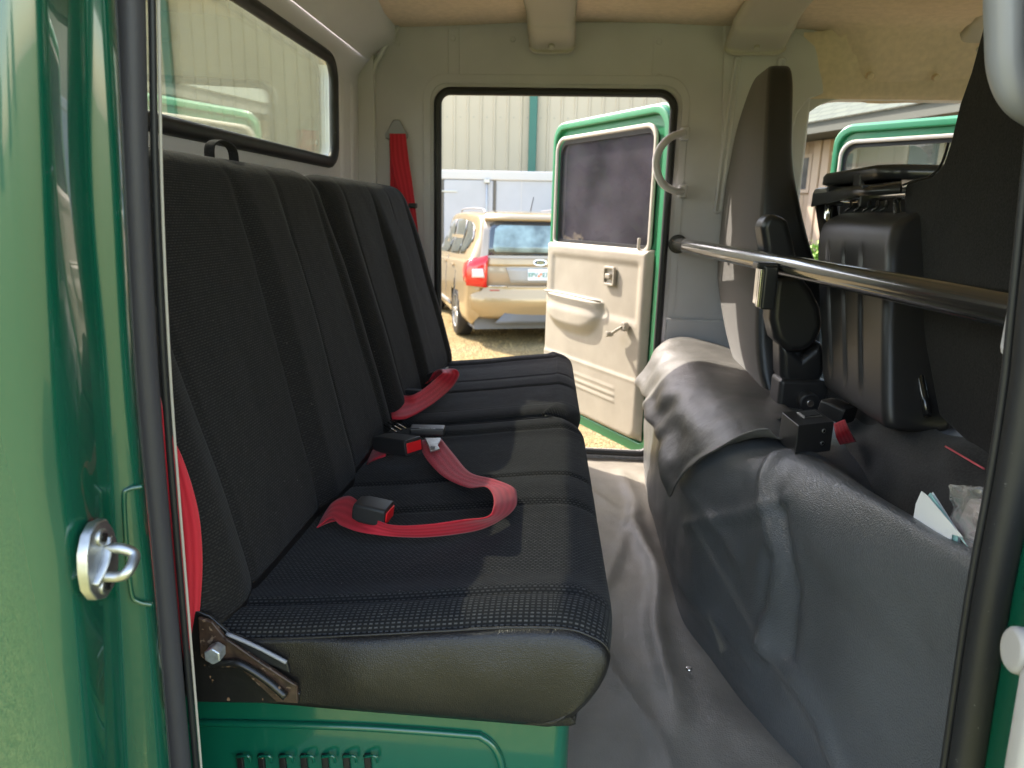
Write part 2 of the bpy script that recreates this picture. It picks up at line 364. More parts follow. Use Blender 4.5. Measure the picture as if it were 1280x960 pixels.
# lower step on the wall, left of the bar
box('sill_ledge', (.31, YF-.02, .80), (.66, YF-.001, 1.30), M['grey'], cab, .008)
box('sill_ledge', (-.66, YF-.03, .80), (-.47, YF-.001, 1.15), M['grey'], cab, .008)

# ---- rear wall (behind the bench) with its window, leaning slightly, then curving into the roof
def f_rear(y, z): return Vector((-.725 + .02*(z-1.75)+(.0 if z < 2.05 else (z-2.05)*.9) + (2.38-y)*.015, y, z))
rw = rrect(.62, 2.115, 1.742, 2.04, [.05, .06, .06, .05])
o = ring('rear_panel', [(y, z) for y, z in outer_for(rw, .50, 2.40, .78, 2.09)], rw, f_rear, M['greyp'], cab, .03, off=0); bevel(o, .006, 3)
lp = rrect(.63, 2.105, 1.752, 2.03, [.045, .055, .055, .045])
tube('window_seal', [f_rear(y, z)+Vector((.017, 0, 0)) for y, z in lp], .0135, M['rubber'], cab, seg=12, closed=True, flat=1.2)
vsg = [f_rear(y, z)+Vector((.0, 0, 0)) for y, z in lp]
wo = mesh('rear_window', vsg, [tuple(range(len(vsg)))], M['window'], cab); solid(wo, .004, 0)
for v in wo.data.vertices: pass
c = P(393, 178, X=-.70); text('glass_mark', 'ISI', .014, f_rear(P(394, 178, X=-.72).y, P(394, 178, X=-.72).z)+Vector((.004, 0, 0)), (0, -.35, -.94), (0, -.94, .35), M['white'], wo, .0003)
# roof-to-wall curved panel
rows = []
for y in [.45+.05*k for k in range(40)]:
    rows.append([f_rear(y, 2.09)+Vector((.014, 0, -.012)), f_rear(y, 2.09)+Vector((.030, 0, .012)), f_rear(y, 2.14)+Vector((.05, 0, 0)), Vector((-.585, y, 2.185)), Vector((-.54, y, 2.198))])
gridm('roof_cove', rows, M['greyp'], cab)
# pressed pillar relief between rear window and corner + corner weather strip
for (y0, y1, x) in ((2.165, 2.215, .006), (2.27, 2.31, .006)):
    o = gridm('panel_relief', [[f_rear(y0+(y1-y0)*k/10, z)+Vector((.015+x*math.sin(PI*k/10)**.6*(0 if j in (0, 5) else 1), 0, 0)) for k in range(11)] for j, z in enumerate((1.25, 1.27, 1.6, 1.9, 1.985, 2.0))], M['greyp'], cab)
tube('corner_strip', [P(468, 240, Y=YF-.008), P(467, 170, Y=YF-.008), P(466, 95, Y=YF-.008), P(480, 60, Y=YF-.008), P(498, 32, Y=YF-.008)], .008, M['greyp'], cab, seg=10)
box('corner_post', (-.80, 2.36, .78), (-.655, 2.45, 2.2), M['greyp'], cab)

# ---- ceiling
rows = []
for i in range(31):
    y = .46 + (YF+.04-.46)*i/30; r = []
    for k in range(61):
        x = -.60 + 2.4*k/60
        z = CEIL + .012*math.sin((x+.3)*5)*math.sin(y*3.0)
        e = min(1, max(0, (YF-y)/.12)); 
        if x > .62: z -= .19*(1-e)**1.5*smooth(.70, .86, x) + .02*min(1, (x-.62)/.3)
        if x > 1.3: z -= (x-1.3)**2*.5
        r.append(Vector((x, y, z)))
    rows.append(r)
gridm('headliner', rows, M['liner'], cab)
# header rail over the front doorway (headliner cloth turns down to it)
rows = []
for k in range(44):
    x = .655+.026*k; q_ = smooth(.665, .80, x)
    rows.append([Vector((x, YF-a*q_, z)) for a, z in ((.10, 2.17), (.055, 2.13), (.025, 2.06), (.012, 1.997), (.0, 1.984))])
o = gridm('headliner_edge', rows, M['liner'], cab)
o = mesh('roof_skin', [(-.74, .42, 2.215), (1.8, .42, 2.215), (1.8, 2.47, 2.215), (-.74, 2.47, 2.215)], [(0, 1, 2, 3)], M['green'], cab); solid(o, .03, 1)
for (px, py) in ((1087, 95), (1170, 97), (1253, 99)):
    c = P(px, py, Y=YF-.035); cyl('trim_plug', c+Vector((0, -.008, -.003)), c+Vector((0, .008, .003)), .010, M['liner'], cab, 20, .003)
# moulded end covers of the roof members
def bracket(pts_top, pts_bot):
    rows = []
    for t in range(9):
        u = t/8; r = []
        for (a, b) in zip(pts_top, pts_bot): r.append(a.lerp(b, u)+Vector((0, 0, -.012*math.sin(PI*u)**.5)))
        rows.append(r)
    return rows
def bracket2(x0, x1, yin, ydn, w=.0):
    prof = [(yin-.35, CEIL-.012), (yin-.2, CEIL-.016), (yin-.07, CEIL-.022), (yin, CEIL-.034), (yin+.03, CEIL-.05), (ydn-.008, CEIL-.075), (ydn-.002, CEIL-.088), (ydn+.004, CEIL-.092)]
    prof = cr(prof, 5); rows = []
    for (y, z) in prof:
        r = []
        for k in range(17):
            u = k/16; dx = (u-.5); e = 1-abs(dx*2)**8
            spread = 1 + max(0, (yin-y))*w
            r.append(Vector(((x0+x1)/2+dx*(x1-x0)*spread, y+.0, z + (1-e)*.016)))
        rows.append(r)
    o = gridm('roof_bracket', rows, M['bracket'], cab); solid(o, .003, 1)
    c = Vector(((x0+x1)/2, ydn-.022, CEIL-.069)); cyl('bracket_screw', c+Vector((0, -.006, -.012)), c+Vector((0, .01, .01)), .009, M['bracket'], o, 20, .002)
    return o
bracket2(-.165, -.025, 2.22, 2.345, .5)
b2 = bracket2(.42, .60, 2.24, 2.35, -.2)
o = bracket2(1.06, 1.2, 2.24, 2.34, 0)

# ---- grab handle on the far pillar
gh = [P(856, 166, Y=2.35), P(838, 172, Y=2.325), P(825, 186, Y=2.31), P(820, 205, Y=2.31), P(827, 228, Y=2.315), P(842, 238, Y=2.33), P(853, 239, Y=2.35)]
o = tube('grab_handle', gh, .0115, M['grey'], cab, 14, 8)
for (px, py) in ((856, 167), (853, 239)):
    c = P(px, py, Y=2.36); box('handle_mount', (c.x-.012, 2.345, c.z-.02), (c.x+.014, 2.385, c.z+.02), M['grey'], o, .006)

# ---- cross bar
barm = thing('cross_bar', 'shiny black metal bar running across the cab behind the front seats', 'bar')
ba, bb = P(847, 305, Y=2.372), P(1280, 391, Y=.80); d = (bb-ba)
tube('rail', [ba, ba+d*.33, ba+d*.66, bb, bb+d*.16], .0205, M['blackchrome'], barm, 28, 3)
cyl('mounting_flange', ba+Vector((0, .005, 0)), ba+Vector((.0, -.01, 0)), .03, M['blackpaint'], barm, 28, .003)

# ---- far seat belt hanging on the wall
sb = thing('seat_belt', 'red shoulder belt hanging from its grey anchor at the far corner beyond the bench', 'seat belt', 'red seat belts')
c = P(497, 164, Y=YF)
lpD = [(-.038, -.012), (-.036, -.024), (-.02, -.03), (.02, -.03), (.036, -.024), (.038, -.012), (.026, .006), (.018, .022), (.010, .034), (-.010, .034), (-.018, .022), (-.026, .006)]
o = plate('belt_anchor', [(c.x+a, c.z+b) for a, b in lpD], lambda x, z: Vector((x, YF-.012, z)), M['greyrod'], sb, .010, .004, off=0)
def far_pt(px, py, y): return P(px, py, Y=y)
ribbon('webbing', [(far_pt(487, 167, 2.355), far_pt(507, 167, 2.355)), (far_pt(488, 200, 2.352), far_pt(511, 200, 2.352)), (far_pt(497, 240, 2.345), far_pt(517, 240, 2.345)), (far_pt(508, 300, 2.33), far_pt(524, 300, 2.33)), (far_pt(520, 400, 2.3), far_pt(536, 400, 2.3))], M['belt'], sb)
ribbon('webbing', [(far_pt(487, 168, 2.366), far_pt(500, 168, 2.366)), (far_pt(488, 240, 2.362), far_pt(500, 240, 2.362)), (far_pt(490, 300, 2.36), far_pt(502, 300, 2.36))], M['belt'], sb)
c = P(516, 257, Y=2.338); box('belt_stop', (c.x-.012, 2.325, c.z-.008), (c.x+.014, 2.345, c.z+.008), M['bplastic'], sb, .003)

# ---- cab floor (painted, under the vinyl) and the near side of the body
box('floor_pan', (-.74, .50, .74), (1.75, 2.44, .789), M['green2'], cab)

# near rear jamb: section lines traced as heights, each on its own depth
cols = [  # (depth Y, [(py, px) ...])
    (.4155, [(0, -240), (240, -230), (480, -215), (720, -205), (960, -190)]),
    (.4165, [(0, -60), (240, -50), (480, -35), (720, -20), (960, 5)]),
    (.4190, [(0, 0), (240, 6), (480, 14), (720, 36), (960, 62)]),
    (.4210, [(0, 12), (240, 18), (480, 30), (720, 52), (960, 78)]),
    (.4245, [(0, 26), (240, 34), (480, 44), (720, 66), (960, 92)]),
    (.4310, [(0, 48), (240, 54), (480, 62), (600, 68), (720, 84), (960, 108)]),
    (.4370, [(0, 58), (240, 66), (480, 76), (600, 84), (720, 98), (960, 120)]),
    (.4680, [(0, 84), (240, 92), (480, 110), (720, 130), (960, 142)]),
    (.4900, [(0, 99), (240, 106), (480, 124), (720, 140), (960, 152)]),
    (.4960, [(0, 107), (240, 114), (480, 131), (720, 147), (960, 160)]),
    (.5040, [(0, 126), (240, 138), (480, 150), (720, 170), (960, 184)]),
    (.5110, [(0, 142), (240, 154), (480, 168), (720, 190), (960, 208)]),
    (.5400, [(0, 147), (240, 158), (480, 172), (720, 195), (960, 214)]),
    (.6000, [(0, 150), (240, 162), (480, 176), (720, 198), (960, 220)]),
]
def interp(tab, v):
    tab = list(tab)
    if v <= tab[0][0]: (a, b), (c_, d_) = tab[0], tab[1]; return b+(d_-b)*(v-a)/(c_-a)
    if v >= tab[-1][0]: (a, b), (c_, d_) = tab[-2], tab[-1]; return b+(d_-b)*(v-a)/(c_-a)
    for i_, ((a, b), (c_, d_)) in enumerate(zip(tab, tab[1:])):
        if v <= c_:
            g = lambda m_, n_: (tab[n_][1]-tab[m_][1])/(tab[n_][0]-tab[m_][0])
            s0 = g(max(i_-1, 0), i_+1); s1 = g(i_, min(i_+2, len(tab)-1)); w_ = c_-a; t = (v-a)/w_
            return (2*t**3-3*t*t+1)*b+(t**3-2*t*t+t)*w_*s0+(-2*t**3+3*t*t)*d_+(t**3-t*t)*w_*s1
def interp_old(tab, v):
    tab = list(tab)
    if v <= tab[0][0]: (a, b), (c_, d_) = tab[0], tab[1]; return b+(d_-b)*(v-a)/(c_-a)
    for (a, b), (c_, d_) in zip(tab, tab[1:]):
        if v <= c_: t = (v-a)/(c_-a); t = t*t*(3-2*t)*.5+t*.5; return b+(d_-b)*t
    (a, b), (c_, d_) = tab[-2], tab[-1]; return b+(d_-b)*(v-a)/(c_-a)
def zrow(y, py): return P(160, py, Y=y).z
rows = []
zz = [.86+.02*k for k in range(62)]
def col_x(y, tab, z):
    # solve pixel row for this height, then the x of the line
    lo, hi = -900, 1900
    for _ in range(30):
        mid = (lo+hi)/2
        if P(160, mid, Y=y).z > z: lo = mid
        else: hi = mid
    return P(interp(tab, lo), lo, Y=y).x
for z in zz:
    rows.append([Vector((col_x(y, tab, z), y, z)) for y, tab in cols])
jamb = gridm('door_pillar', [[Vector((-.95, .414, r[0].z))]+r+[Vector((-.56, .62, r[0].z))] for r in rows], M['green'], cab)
subd(jamb, 1)
# pressed rectangle on the jamb (raised lip)
def jp(px, py, y): return P(px, py, Y=y)
tube('jamb_emboss', [jp(178, 608, .508), jp(160, 612, .503), jp(155, 622, .501), jp(158, 680, .500), jp(164, 740, .500), jp(172, 752, .502), jp(190, 756, .508)], .0020, M['green'], cab, 8, 6)
# seal on the near opening (rear edge)
sl = [((143+178)/2, 0, .60), ((150+184)/2, 240, .60), ((165+196)/2, 480, .605), ((188+214)/2, 720, .61), ((206+240)/2, 960, .612)]
pts = [P(px, py, Y=y) for px, py, y in sl]; pts = [pts[0]+(pts[0]-pts[1])*1.2]+pts+[pts[-1]+(pts[-1]-pts[-2])*.8]
tube('door_seal', pts, .0125, M['seal'], cab, 20, 10)
pts2 = [p+Vector((.0125, .012, 0)) for p in pts]
tube('seal_lip', pts2, .0032, M['rubber'], cab, 8, 10)
tube('seal_edge', [p+Vector((.016, .016, 0)) for p in pts], .0014, M['bracket'], cab, 8, 10)
# striker
st = bpy.data.objects.new('striker', None)
def on_jamb(px, py, off=0.0): 
    p = P(px, py, Y=.492); return p
c = P(104, 702, Y=.446)
un = Vector((1, .12, 0)).normalized(); uy = Vector((-.12, 1, 0)).normalized(); uz = Vector((0, 0, 1))
lps = []
for (a, b) in ((0, .043), (.012, .040), (.020, .022), (.024, .0), (.020, -.022), (.012, -.036), (0, -.041), (-.012, -.034), (-.019, -.018), (-.020, .0), (-.018, .02), (-.011, .036)):
    lps.append((a*1.0, b*.72))
sp = plate('striker_plate', lps, lambda a, b: c + uy*a + uz*b + un*.010, M['zinc'], cab, .008, .0015, off=0)
dn = un*.040
pa, pb = c+uy*.006+uz*(.008), c+uy*(-.005)+uz*(-.009)
tube('striker_loop', [pa, pa+un*.016, pa+un*.027+uz*(-.001), pa+un*.034-uz*.006, pb+un*.034+uz*.004, pb+un*.027, pb+un*.014, pb], .0040, M['zinc'], sp, 14, 6)
tube('striker_boss', [c-uy*.012-uz*.012+un*.010, c+un*.013, c+uy*.010+uz*.014+un*.010], .0075, M['zinc'], sp, 14, 6, flat=.5)
for s in (1, -1):
    q = c + uz*.0185*s + uy*.0015*s + un*.013
    o = cyl('striker_screw', q-un*.003, q+un*.0030, .0066, M['zinc'], sp, 20, .0015)
    for dd in (uy+uz*.3, uz-uy*.3):
        obox('screw_cross', q+un*.0036, dd.normalized()*.0034, un*.0006, dd.cross(un).normalized()*.0011, M['blackpaint'], o)

# near front pillar of the doorway (right of the photo)
sr = [(1292, 380, .61), (1281, 480, .61), (1262, 600, .61), (1232, 760, .61), (1201, 960, .61)]
ptr = [P(px+6, py, Y=y) for px, py, y in sr]; ptr = [ptr[0]+(ptr[0]-ptr[1])*5]+ptr+[ptr[-1]+(ptr[-1]-ptr[-2])*.9]
tube('door_seal', ptr, .0145, M['rubber'], cab, 20, 10)
tube('seal_lip', [p+Vector((-.013, .012, 0)) for p in ptr], .0035, M['rubber'], cab, 8, 10)
rows = []
for p in cr([tuple(p) for p in ptr], 6):
    p = Vector(p)
    rows.append([p+Vector((.30, .03, 0)), p+Vector((.006, .02, 0)), p+Vector((.010, .0, 0)), p+Vector((.014, -.05, 0)), p+Vector((.02, -.11, 0)), p+Vector((.035, -.16, 0)), p+Vector((.1, -.19, 0)), p+Vector((.5, -.2, 0))])
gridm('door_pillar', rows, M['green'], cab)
box('pillar_trim', (.40, .635, 1.5), (.62, .70, 2.2), M['grey'], cab, .01)
# near body skin panels, header above the doorway and sill below
box('body_side', (-.95, .418, .35), (-.74, .60, 2.2), M['green'], cab)
box('door_header', (-.74, .415, 2.06), (1.75, .62, 2.214), M['green'], cab, .01)
box('door_sill', (-.74, .43, .60), (1.75, .62, .785), M['green'], cab, .01)
box('body_side', (-.74, 2.445, .35), (-.47, 2.47, 2.2), M['green'], cab)
box('body_side', (.30, 2.448, .35), (.65, 2.47, 2.2), M['green'], cab)
box('front_panel', (1.70, .45, .7), (1.76, 2.44, 1.45), M['green'], cab)
box('dashboard', (1.35, .55, 1.1), (1.70, 2.34, 1.48), M['bplastic'], cab, .05)
o = mesh('windscreen', [(1.76, .5, 1.45), (1.76, 2.42, 1.45), (1.66, 2.42, 2.2), (1.66, .5, 2.2)], [(0, 1, 2, 3)], M['fglass'], cab); solid(o, .005)

# grab handle on the near pillar
hp = [P(1258, -60, Y=.66), P(1256, -20, Y=.66), P(1257, 40, Y=.66), P(1260, 85, Y=.66), P(1274, 118, Y=.66), P(1300, 138, Y=.665), P(1335, 150, Y=.68)]
tube('grab_handle', hp, .0150, M['greyrod'], cab, 20, 8)

# ---- green seat riser under the bench
box('seat_base', (-.70, .705, .79), (.018, 2.34, 1.086), M['green2'], cab, .018, 4)
fb = lambda px, py: P(px, py, Y=.702)
tube('base_rib', [P(225, 903, Y=.703), P(300, 904, Y=.703), P(450, 909, Y=.703), P(580, 918, Y=.703), P(603, 922, Y=.703), P(620, 938, Y=.703), P(628, 965, Y=.703), P(628, 1010, Y=.703)], .0045, M['green2'], cab, 10, 8)
for k in range(7):
    a = P(300+26.5*k, 948, Y=.703); b = P(303+26.5*k, 972, Y=.703)
    o = obox('vent_slot', (a+b)/2, Vector((.004, 0, 0)), Vector((0, .0025, 0)), (b-a)/2+Vector((0, 0, -.006)), M['blackpaint'], cab, .0015)
    tube('vent_louvre', [P(300+26.5*k-4, 946, Y=.7), P(300+26.5*k+10, 945, Y=.697), P(300+26.5*k+13, 952, Y=.70)], .0018, M['green2'], cab, 8, 4)

# ================================================================== BENCH SEATS
def puff(s, seams, depth, wseam=.010):
    """height lost near seams, 0..-depth"""
    h = 0
    for q in seams: h -= depth*math.exp(-((s-q)/wseam)**2)
    return h
def bench(y0, y1, label, nearleather, xf0, xf1):
    t = thing('bench_seat', label, 'bench seat', 'black bench seat sections')
    w = y1-y0; mid = (y0+y1)/2; st = w/2*.17
    seams = [mid-.06, mid+.06]
    seam_out = [y0+(.052 if nearleather else .09), y1-.075]
    # --- cushion
    rows, uvs = [], []; NY = 110
    for i in range(NY+1):
        y = y0+w*i/NY; u = (y-y0)/w
        xf = xf0+(xf1-xf0)*((y-.65)/1.5)
        e0 = min(1, (y-y0)/.035); e1 = min(1, (y1-y)/.035); edge = math.sqrt(max(0, 1-(1-e0)**2))*math.sqrt(max(0, 1-(1-e1)**2))
        bol = .010*(smooth(y0+.12, y0+.05, y)+smooth(y1-.12, y1-.05, y)) + .006*math.exp(-((y-mid)/.045)**2)
        hh = bol + puff(y, seams+seam_out, .0065, .006) - .014*(1-edge)
        xb = -.44
        prof = [(xb, 1.09, 0), (xb-.0, 1.15, .3), (-.415, 1.163, 1), (-.36, 1.168, 1), (-.28, 1.176, 1), (-.20, 1.186, 1), (-.12, 1.197, 1), (-.05, 1.206, 1), (xf-.045, 1.210, 1), (xf-.018, 1.203, .8), (xf-.003, 1.193, .5), (xf+.002, 1.176, .2), (xf-.004, 1.150, 0), (xf-.016, 1.127, 0), (xf-.032, 1.106, 0), (xf-.05, 1.091, 0), (-.2, 1.09, 0)]
        cp = cr([(a, b, c_) for a, b, c_ in prof], 5); r, ur = [], []; L = 0; lp_ = None
        for (a, b, c_) in cp:
            # rounding at the corner seen from above
            xx = a
            if a > xf-.06: xx = a-(.010 if nearleather else .028)*(1-min(1, (y-y0)/.10))**2-.020*(1-min(1, (y1-y)/.08))**2
            zz_ = b + hh*c_ + .0015*noise.noise(Vector((a*9, y*9, 1)))
            if lp_ is not None: L += math.hypot(a-lp_[0], b-lp_[1])
            lp_ = (a, b)
            r.append(Vector((xx, y, zz_))); ur.append((y, L))
        rows.append(r); uvs.append(ur)
    K = len(rows[0])
    for i in range(1, NY+1):
        for k in range(K): uvs[i][k] = (uvs[i-1][k][0]+(rows[i][k]-rows[i-1][k]).length, uvs[i][k][1])
    # near and far end rings: skirt bulges out a little then turns in
    def endring(r, y, f, zoff=0): 
        c_ = sum(r, Vector())/len(r); return [Vector((c_.x+(v.x-c_.x)*f, y, c_.z+(v.z-c_.z)*f)) for v in r]
    def mi(i, k):
        if i < 2 or i >= NY+1: return 1
        y = y0+w*(i-2)/NY; q = rows_all[i][k]
        if q.z < 1.168 and q.x > xf1-.1 : return 1
        if y < y0+.052 and nearleather: return 2
        return 0
    for (dz_, nm) in ((0, 'piping'),):
        tube(nm, [rows[0][k]+Vector((0, -.0015, .0005)) for k in range(9, 56, 2)], .0017, M['leather'], t, 8, 2)
    if nearleather:
        r0 = rows[0]; ks, ke = 9, 75
        ke = max(k for k in range(K) if r0[k].x > xf0-.062 and r0[k].z < 1.10 and k < 78) if any(r0[k].x > xf0-.062 and r0[k].z < 1.10 for k in range(60, 78)) else 72
        xe = r0[ke].x; zb = 1.0895; sk, suv = [], []; n_ = ke-ks
        for k in range(ks, ke+1):
            p = r0[k]; f_ = (k-ks)/n_; col_, cu = [], []
            xb_ = -.42+(xe+.42)*max(0, min(1, (p.x+.42)/(xf0+.42)))
            Lc = p.z-zb
            for m_ in range(15):
                v_ = m_/14; q = Vector((p.x+(xb_-p.x)*v_, 0, p.z+(zb-p.z)*v_))
                am = (.013*math.sin(PI*min(1, v_*1.0))**.55+.003*noise.noise(Vector((q.x*16, q.z*10, 3)))*math.sin(PI*v_))*min(1, Lc/.06)*smooth(-.285, -.20, q.x)
                q.y = y0-.0015-am; col_.append(q); cu.append((q.x, q.z))
            sk.append(col_); suv.append(cu)
        so_ = gridm('side_skirt', sk, M['leather'], t, uv=suv); solid(so_, .003, 0)
    rows_all = [endring(rows[0], y0+.006, .93), endring(rows[0], y0+.001, .985)]+rows+[endring(rows[-1], y1+.001, .985), endring(rows[-1], y1-.006, .93)]
    uv_all = [uvs[0], uvs[0]]+uvs+[uvs[-1], uvs[-1]]
    uv_all = [[(b_, a_) for a_, b_ in r_] for r_ in uv_all]
    o = gridm('cushion', rows_all, [M['fab'], M['leather'], M['fabd']], t, uv=uv_all, closed=True, caps=True, mi=mi)
    # stitched seams
    def topz(x, y):
        return 1.163+(x+.415)*.115
    # --- backrest: front surface leaning back
    rows, uvs = [], []; NY = 100
    y0b, y1b = y0-.0, y1
    mid0 = mid
    for i in range(NY+1):
        y = y0b+(y1b-y0b)*i/NY
        mid = mid0
        e0 = min(1, (y-y0b)/(.055 if nearleather else .085)); e1 = min(1, (y1b-y)/(.085 if nearleather else .055)); edge = math.sqrt(max(0, 1-(1-e0)**2))*math.sqrt(max(0, 1-(1-e1)**2))
        bol0 = .012*(smooth(y0b+.10, y0b+.04, y)+smooth(y1b-.08, y1b-.03, y))
        prof = [(-.47, 1.12, 0), (-.42, 1.115, .2), (-.385, 1.135, .6), (-.368, 1.18, 1), (-.385, 1.26, 1), (-.415, 1.37, 1), (-.444, 1.47, 1), (-.470, 1.56, 1), (-.490, 1.63, .9), (-.503, 1.665, .5), (-.525, 1.687, .1), (-.555, 1.693, 0), (-.585, 1.685, 0), (-.60, 1.66, 0), (-.60, 1.5, 0), (-.55, 1.3, 0), (-.50, 1.15, 0)]
        cp = cr([(a, b, c_) for a, b, c_ in prof], 5); r, ur = [], []; L = 0; lp_ = None
        for (a, b, c_) in cp:
            mid = mid0+(.02+.05*smooth(1.15, 1.68, b) if nearleather else .04*smooth(1.15, 1.68, b)); bol = bol0+.016*(smooth(mid-.085, mid-.04, y)*smooth(mid+.085, mid+.04, y))
            d_ = bol*c_*(.25+.75*smooth(1.70, 1.5, b)) + puff(y, [mid-.08, mid+.08, y0b+.09, y1b-.065], .005, .005)*c_ - .03*(1-edge)*c_
            zt = b - (.020*(1-edge) + .0*u) * smooth(1.5, 1.66, b)
            if lp_ is not None: L += math.hypot(a-lp_[0], b-lp_[1])
            lp_ = (a, b)
            r.append(Vector((a+d_*.97+.002*noise.noise(Vector((b*8, y*8, 4))), y, zt+d_*.25))); ur.append((y, L))
        rows.append(r); uvs.append(ur)
    rows_all = [endring(rows[0], y0b+.008, .9), endring(rows[0], y0b-.001, .98)]+rows+[endring(rows[-1], y1b+.001, .98), endring(rows[-1], y1b-.008, .9)]
    uv_all = [uvs[0], uvs[0]]+uvs+[uvs[-1], uvs[-1]]
    def mib(i, k):
        if i < 2 or i >= NY+1: return 1
        return 0 if (15 <= k <= 55) else 1
    gridm('backrest', rows_all, [M['fabb'], M['leather']], t, uv=uv_all, closed=True, caps=True, mi=mib)
    return t
b1 = bench(.66, 1.425, 'wide near section of the black fabric bench with leather side skirt', True, .062, .005)
b2_ = bench(1.455, 2.15, 'far section of the black fabric bench next to the open door', False, .062, .005)
# pull loop on top of the near backrest
a = P(262, 192, X=-.56); b = P(292, 196, X=-.56)
ribbon('pull_loop', [(a+Vector((-.008, 0, -.02)), a+Vector((.008, 0, -.02))), (a+Vector((-.008, .003, .012)), a+Vector((.008, .003, .012))), ((a+b)/2+Vector((-.008, 0, .022)), (a+b)/2+Vector((.008, 0, .022))), (b+Vector((-.008, -.003, .010)), b+Vector((.008, -.003, .010))), (b+Vector((-.008, 0, -.02)), b+Vector((.008, 0, -.02)))], M['plain'], b1, 6, .002)
# folding bracket and bolt at the near end
yb = .645
q = lambda px, py, y=yb: P(px, py, Y=y)
def pl(name, pxs, y, th, mt, parent, bev=.0015):
    vs_ = [P(px, py, Y=y) for px, py in pxs]; o = mesh(name, vs_, [tuple(range(len(vs_)))], mt, parent); 
    if o.data.polygons[0].normal.y > 0: o.data.flip_normals()
    solid(o, th, -1)
    if bev: bevel(o, bev, 3)
    return o
pl('side_plate', [(236, 760), (262, 770), (375, 868), (373, 880), (236, 878)], .654, .004, M['blackpaint'], b1)
br = pl('hinge_bracket', [(247, 772), (265, 778), (283, 800), (371, 858), (372, 880), (345, 878), (300, 836), (262, 832), (250, 820)], .648, .005, M['rust'], b1)
tube('bracket_rib', [P(262, 829, Y=.6435), P(282, 829, Y=.6435), P(300, 830, Y=.6435), P(330, 848, Y=.6435), P(357, 871, Y=.6435)], .0042, M['blackpaint'], br, 12, 5)
tube('bracket_edge', [P(280, 797, Y=.6435), P(325, 828, Y=.6435), P(371, 858, Y=.6435)], .0016, M['rust'], br, 8, 5)
pl('seat_pan_edge', [(281, 790), (300, 796), (358, 826), (362, 842), (330, 828), (292, 808)], .653, .004, M['bplastic2'], b1)
tube('pan_flange', [P(283, 792, Y=.65), P(320, 808, Y=.65), P(358, 828, Y=.65)], .0022, M['greyrod'], b1, 8, 5)
c = P(270, 815, Y=.640)
o = mesh('hex_bolt', [], [], None); bpy.data.objects.remove(o)
o = tube('hex_bolt', [c+Vector((0, .006, 0)), c+Vector((0, -.009, 0))], .0098, M['gal'], b1, seg=6, sm=False)
for p in o.data.polygons: p.use_smooth = False
bevel(o, .0018, 2)

# ================================================================== BELTS ON THE BENCH
def Z(px, py, z): return P(px, py, Z=z)
lb = thing('seat_belt', 'red lap belt loop laid across the near bench cushion with silver tongue', 'seat belt', 'red seat belts')
pr = [((396, 660), (404, 645), 1.180, 1.185), ((414, 648), (416, 628), 1.195, 1.205), ((425, 656), (436, 620), 1.195, 1.22), ((445, 664), (451, 630), 1.197, 1.224), ((466, 668), (462, 644), 1.20, 1.220), ((498, 671), (488, 656), 1.20, 1.218), ((540, 671), (530, 656), 1.204, 1.226), ((597, 663), (577, 650), 1.208, 1.236), ((629, 648), (609, 646), 1.212, 1.244), ((644, 634), (617, 634), 1.214, 1.250), ((646, 620), (616, 618), 1.218, 1.248), ((641, 609), (606, 608), 1.222, 1.236), ((617, 599), (584, 609), 1.222, 1.214), ((588, 591), (555, 596), 1.214, 1.206), ((568, 569), (534, 575), 1.212, 1.203), ((551, 548), (521, 551), 1.210, 1.205)]
pr = [(a+(za,), b+(zb,)) for a, b, za, zb in pr]
ribbon('webbing', [(Z(*a), Z(*b)) for a, b in pr], M['belt'], lb, 9)
# tongue bar
def bar3(name, a, b, w, h, mt, parent, bev=.003):
    a, b = Vector(a), Vector(b); d_ = (b-a); u = d_.normalized(); s = u.cross(Vector((0, 0, 1))).normalized(); n = s.cross(u)
    return obox(name, (a+b)/2, d_/2, s*w/2, n*h/2, mt, parent, bev)
bar3('tongue_grip', Z(513, 537, 1.228), Z(556, 538, 1.228), .028, .014, M['bplastic'], lb, .003)
text('grip_lettering', 'TAKATA', .008, Z(534, 535.5, 1.2355), Z(554, 540, 1.222)-Z(514, 539, 1.222), (0, 1, .0), M['offwhite'], lb, .0002)
tg = [(531, 548), (551, 548), (550, 552), (547, 557), (550, 562), (538, 565), (535, 556)]
o = mesh('belt_tongue', [Z(px, py, 1.224-.0003*(py-548)) for px, py in tg], [tuple(range(len(tg)))], M['zinc'], lb); solid(o, .003, 0); bevel(o, .0008, 2)
obox('tongue_slot', Z(541, 558.5, 1.2235), Vector((.004, .0003, 0)), Vector((0, .003, 0)), Vector((0, 0, .0004)), M['blackpaint'], lb)
def buckle(a, b, w, h, label, mt=M['bplastic'], redend=True):
    t = thing('belt_buckle', label, 'buckle', 'black belt buckles')
    a, b = Vector(a), Vector(b); d_ = b-a; u = d_.normalized(); s = u.cross(Vector((0, 0, 1))).normalized(); n = s.cross(u)
    c_ = (a+b)/2
    rows = []
    for (f, kw, kh) in ((-1, .7, .6), (-.94, .85, .85), (-.5, .97, 1), (.3, 1, 1), (.96, 1, .98), (1.0, .97, .94)):
        lp_ = rrect(-w/2*kw, w/2*kw, -h/2*kh, h/2*kh, min(w, h)*.18, 4)
        rows.append([c_+d_/2*f+s*x+n*z for x, z in lp_])
    gridm('housing', rows, mt, t, closed=True, caps=True, smooth=False); bevel(t.children[0], .0012, 2, 40)
    if redend: obox('release_button', b+u*.0012, u*.0012, s*w*.40, n*h*.30, M['redplastic'], t, .001)
    return t
bk = buckle(Z(474, 552, 1.207), Z(517, 558, 1.219), .042, .030, 'black belt buckle with red button beside the silver tongue')
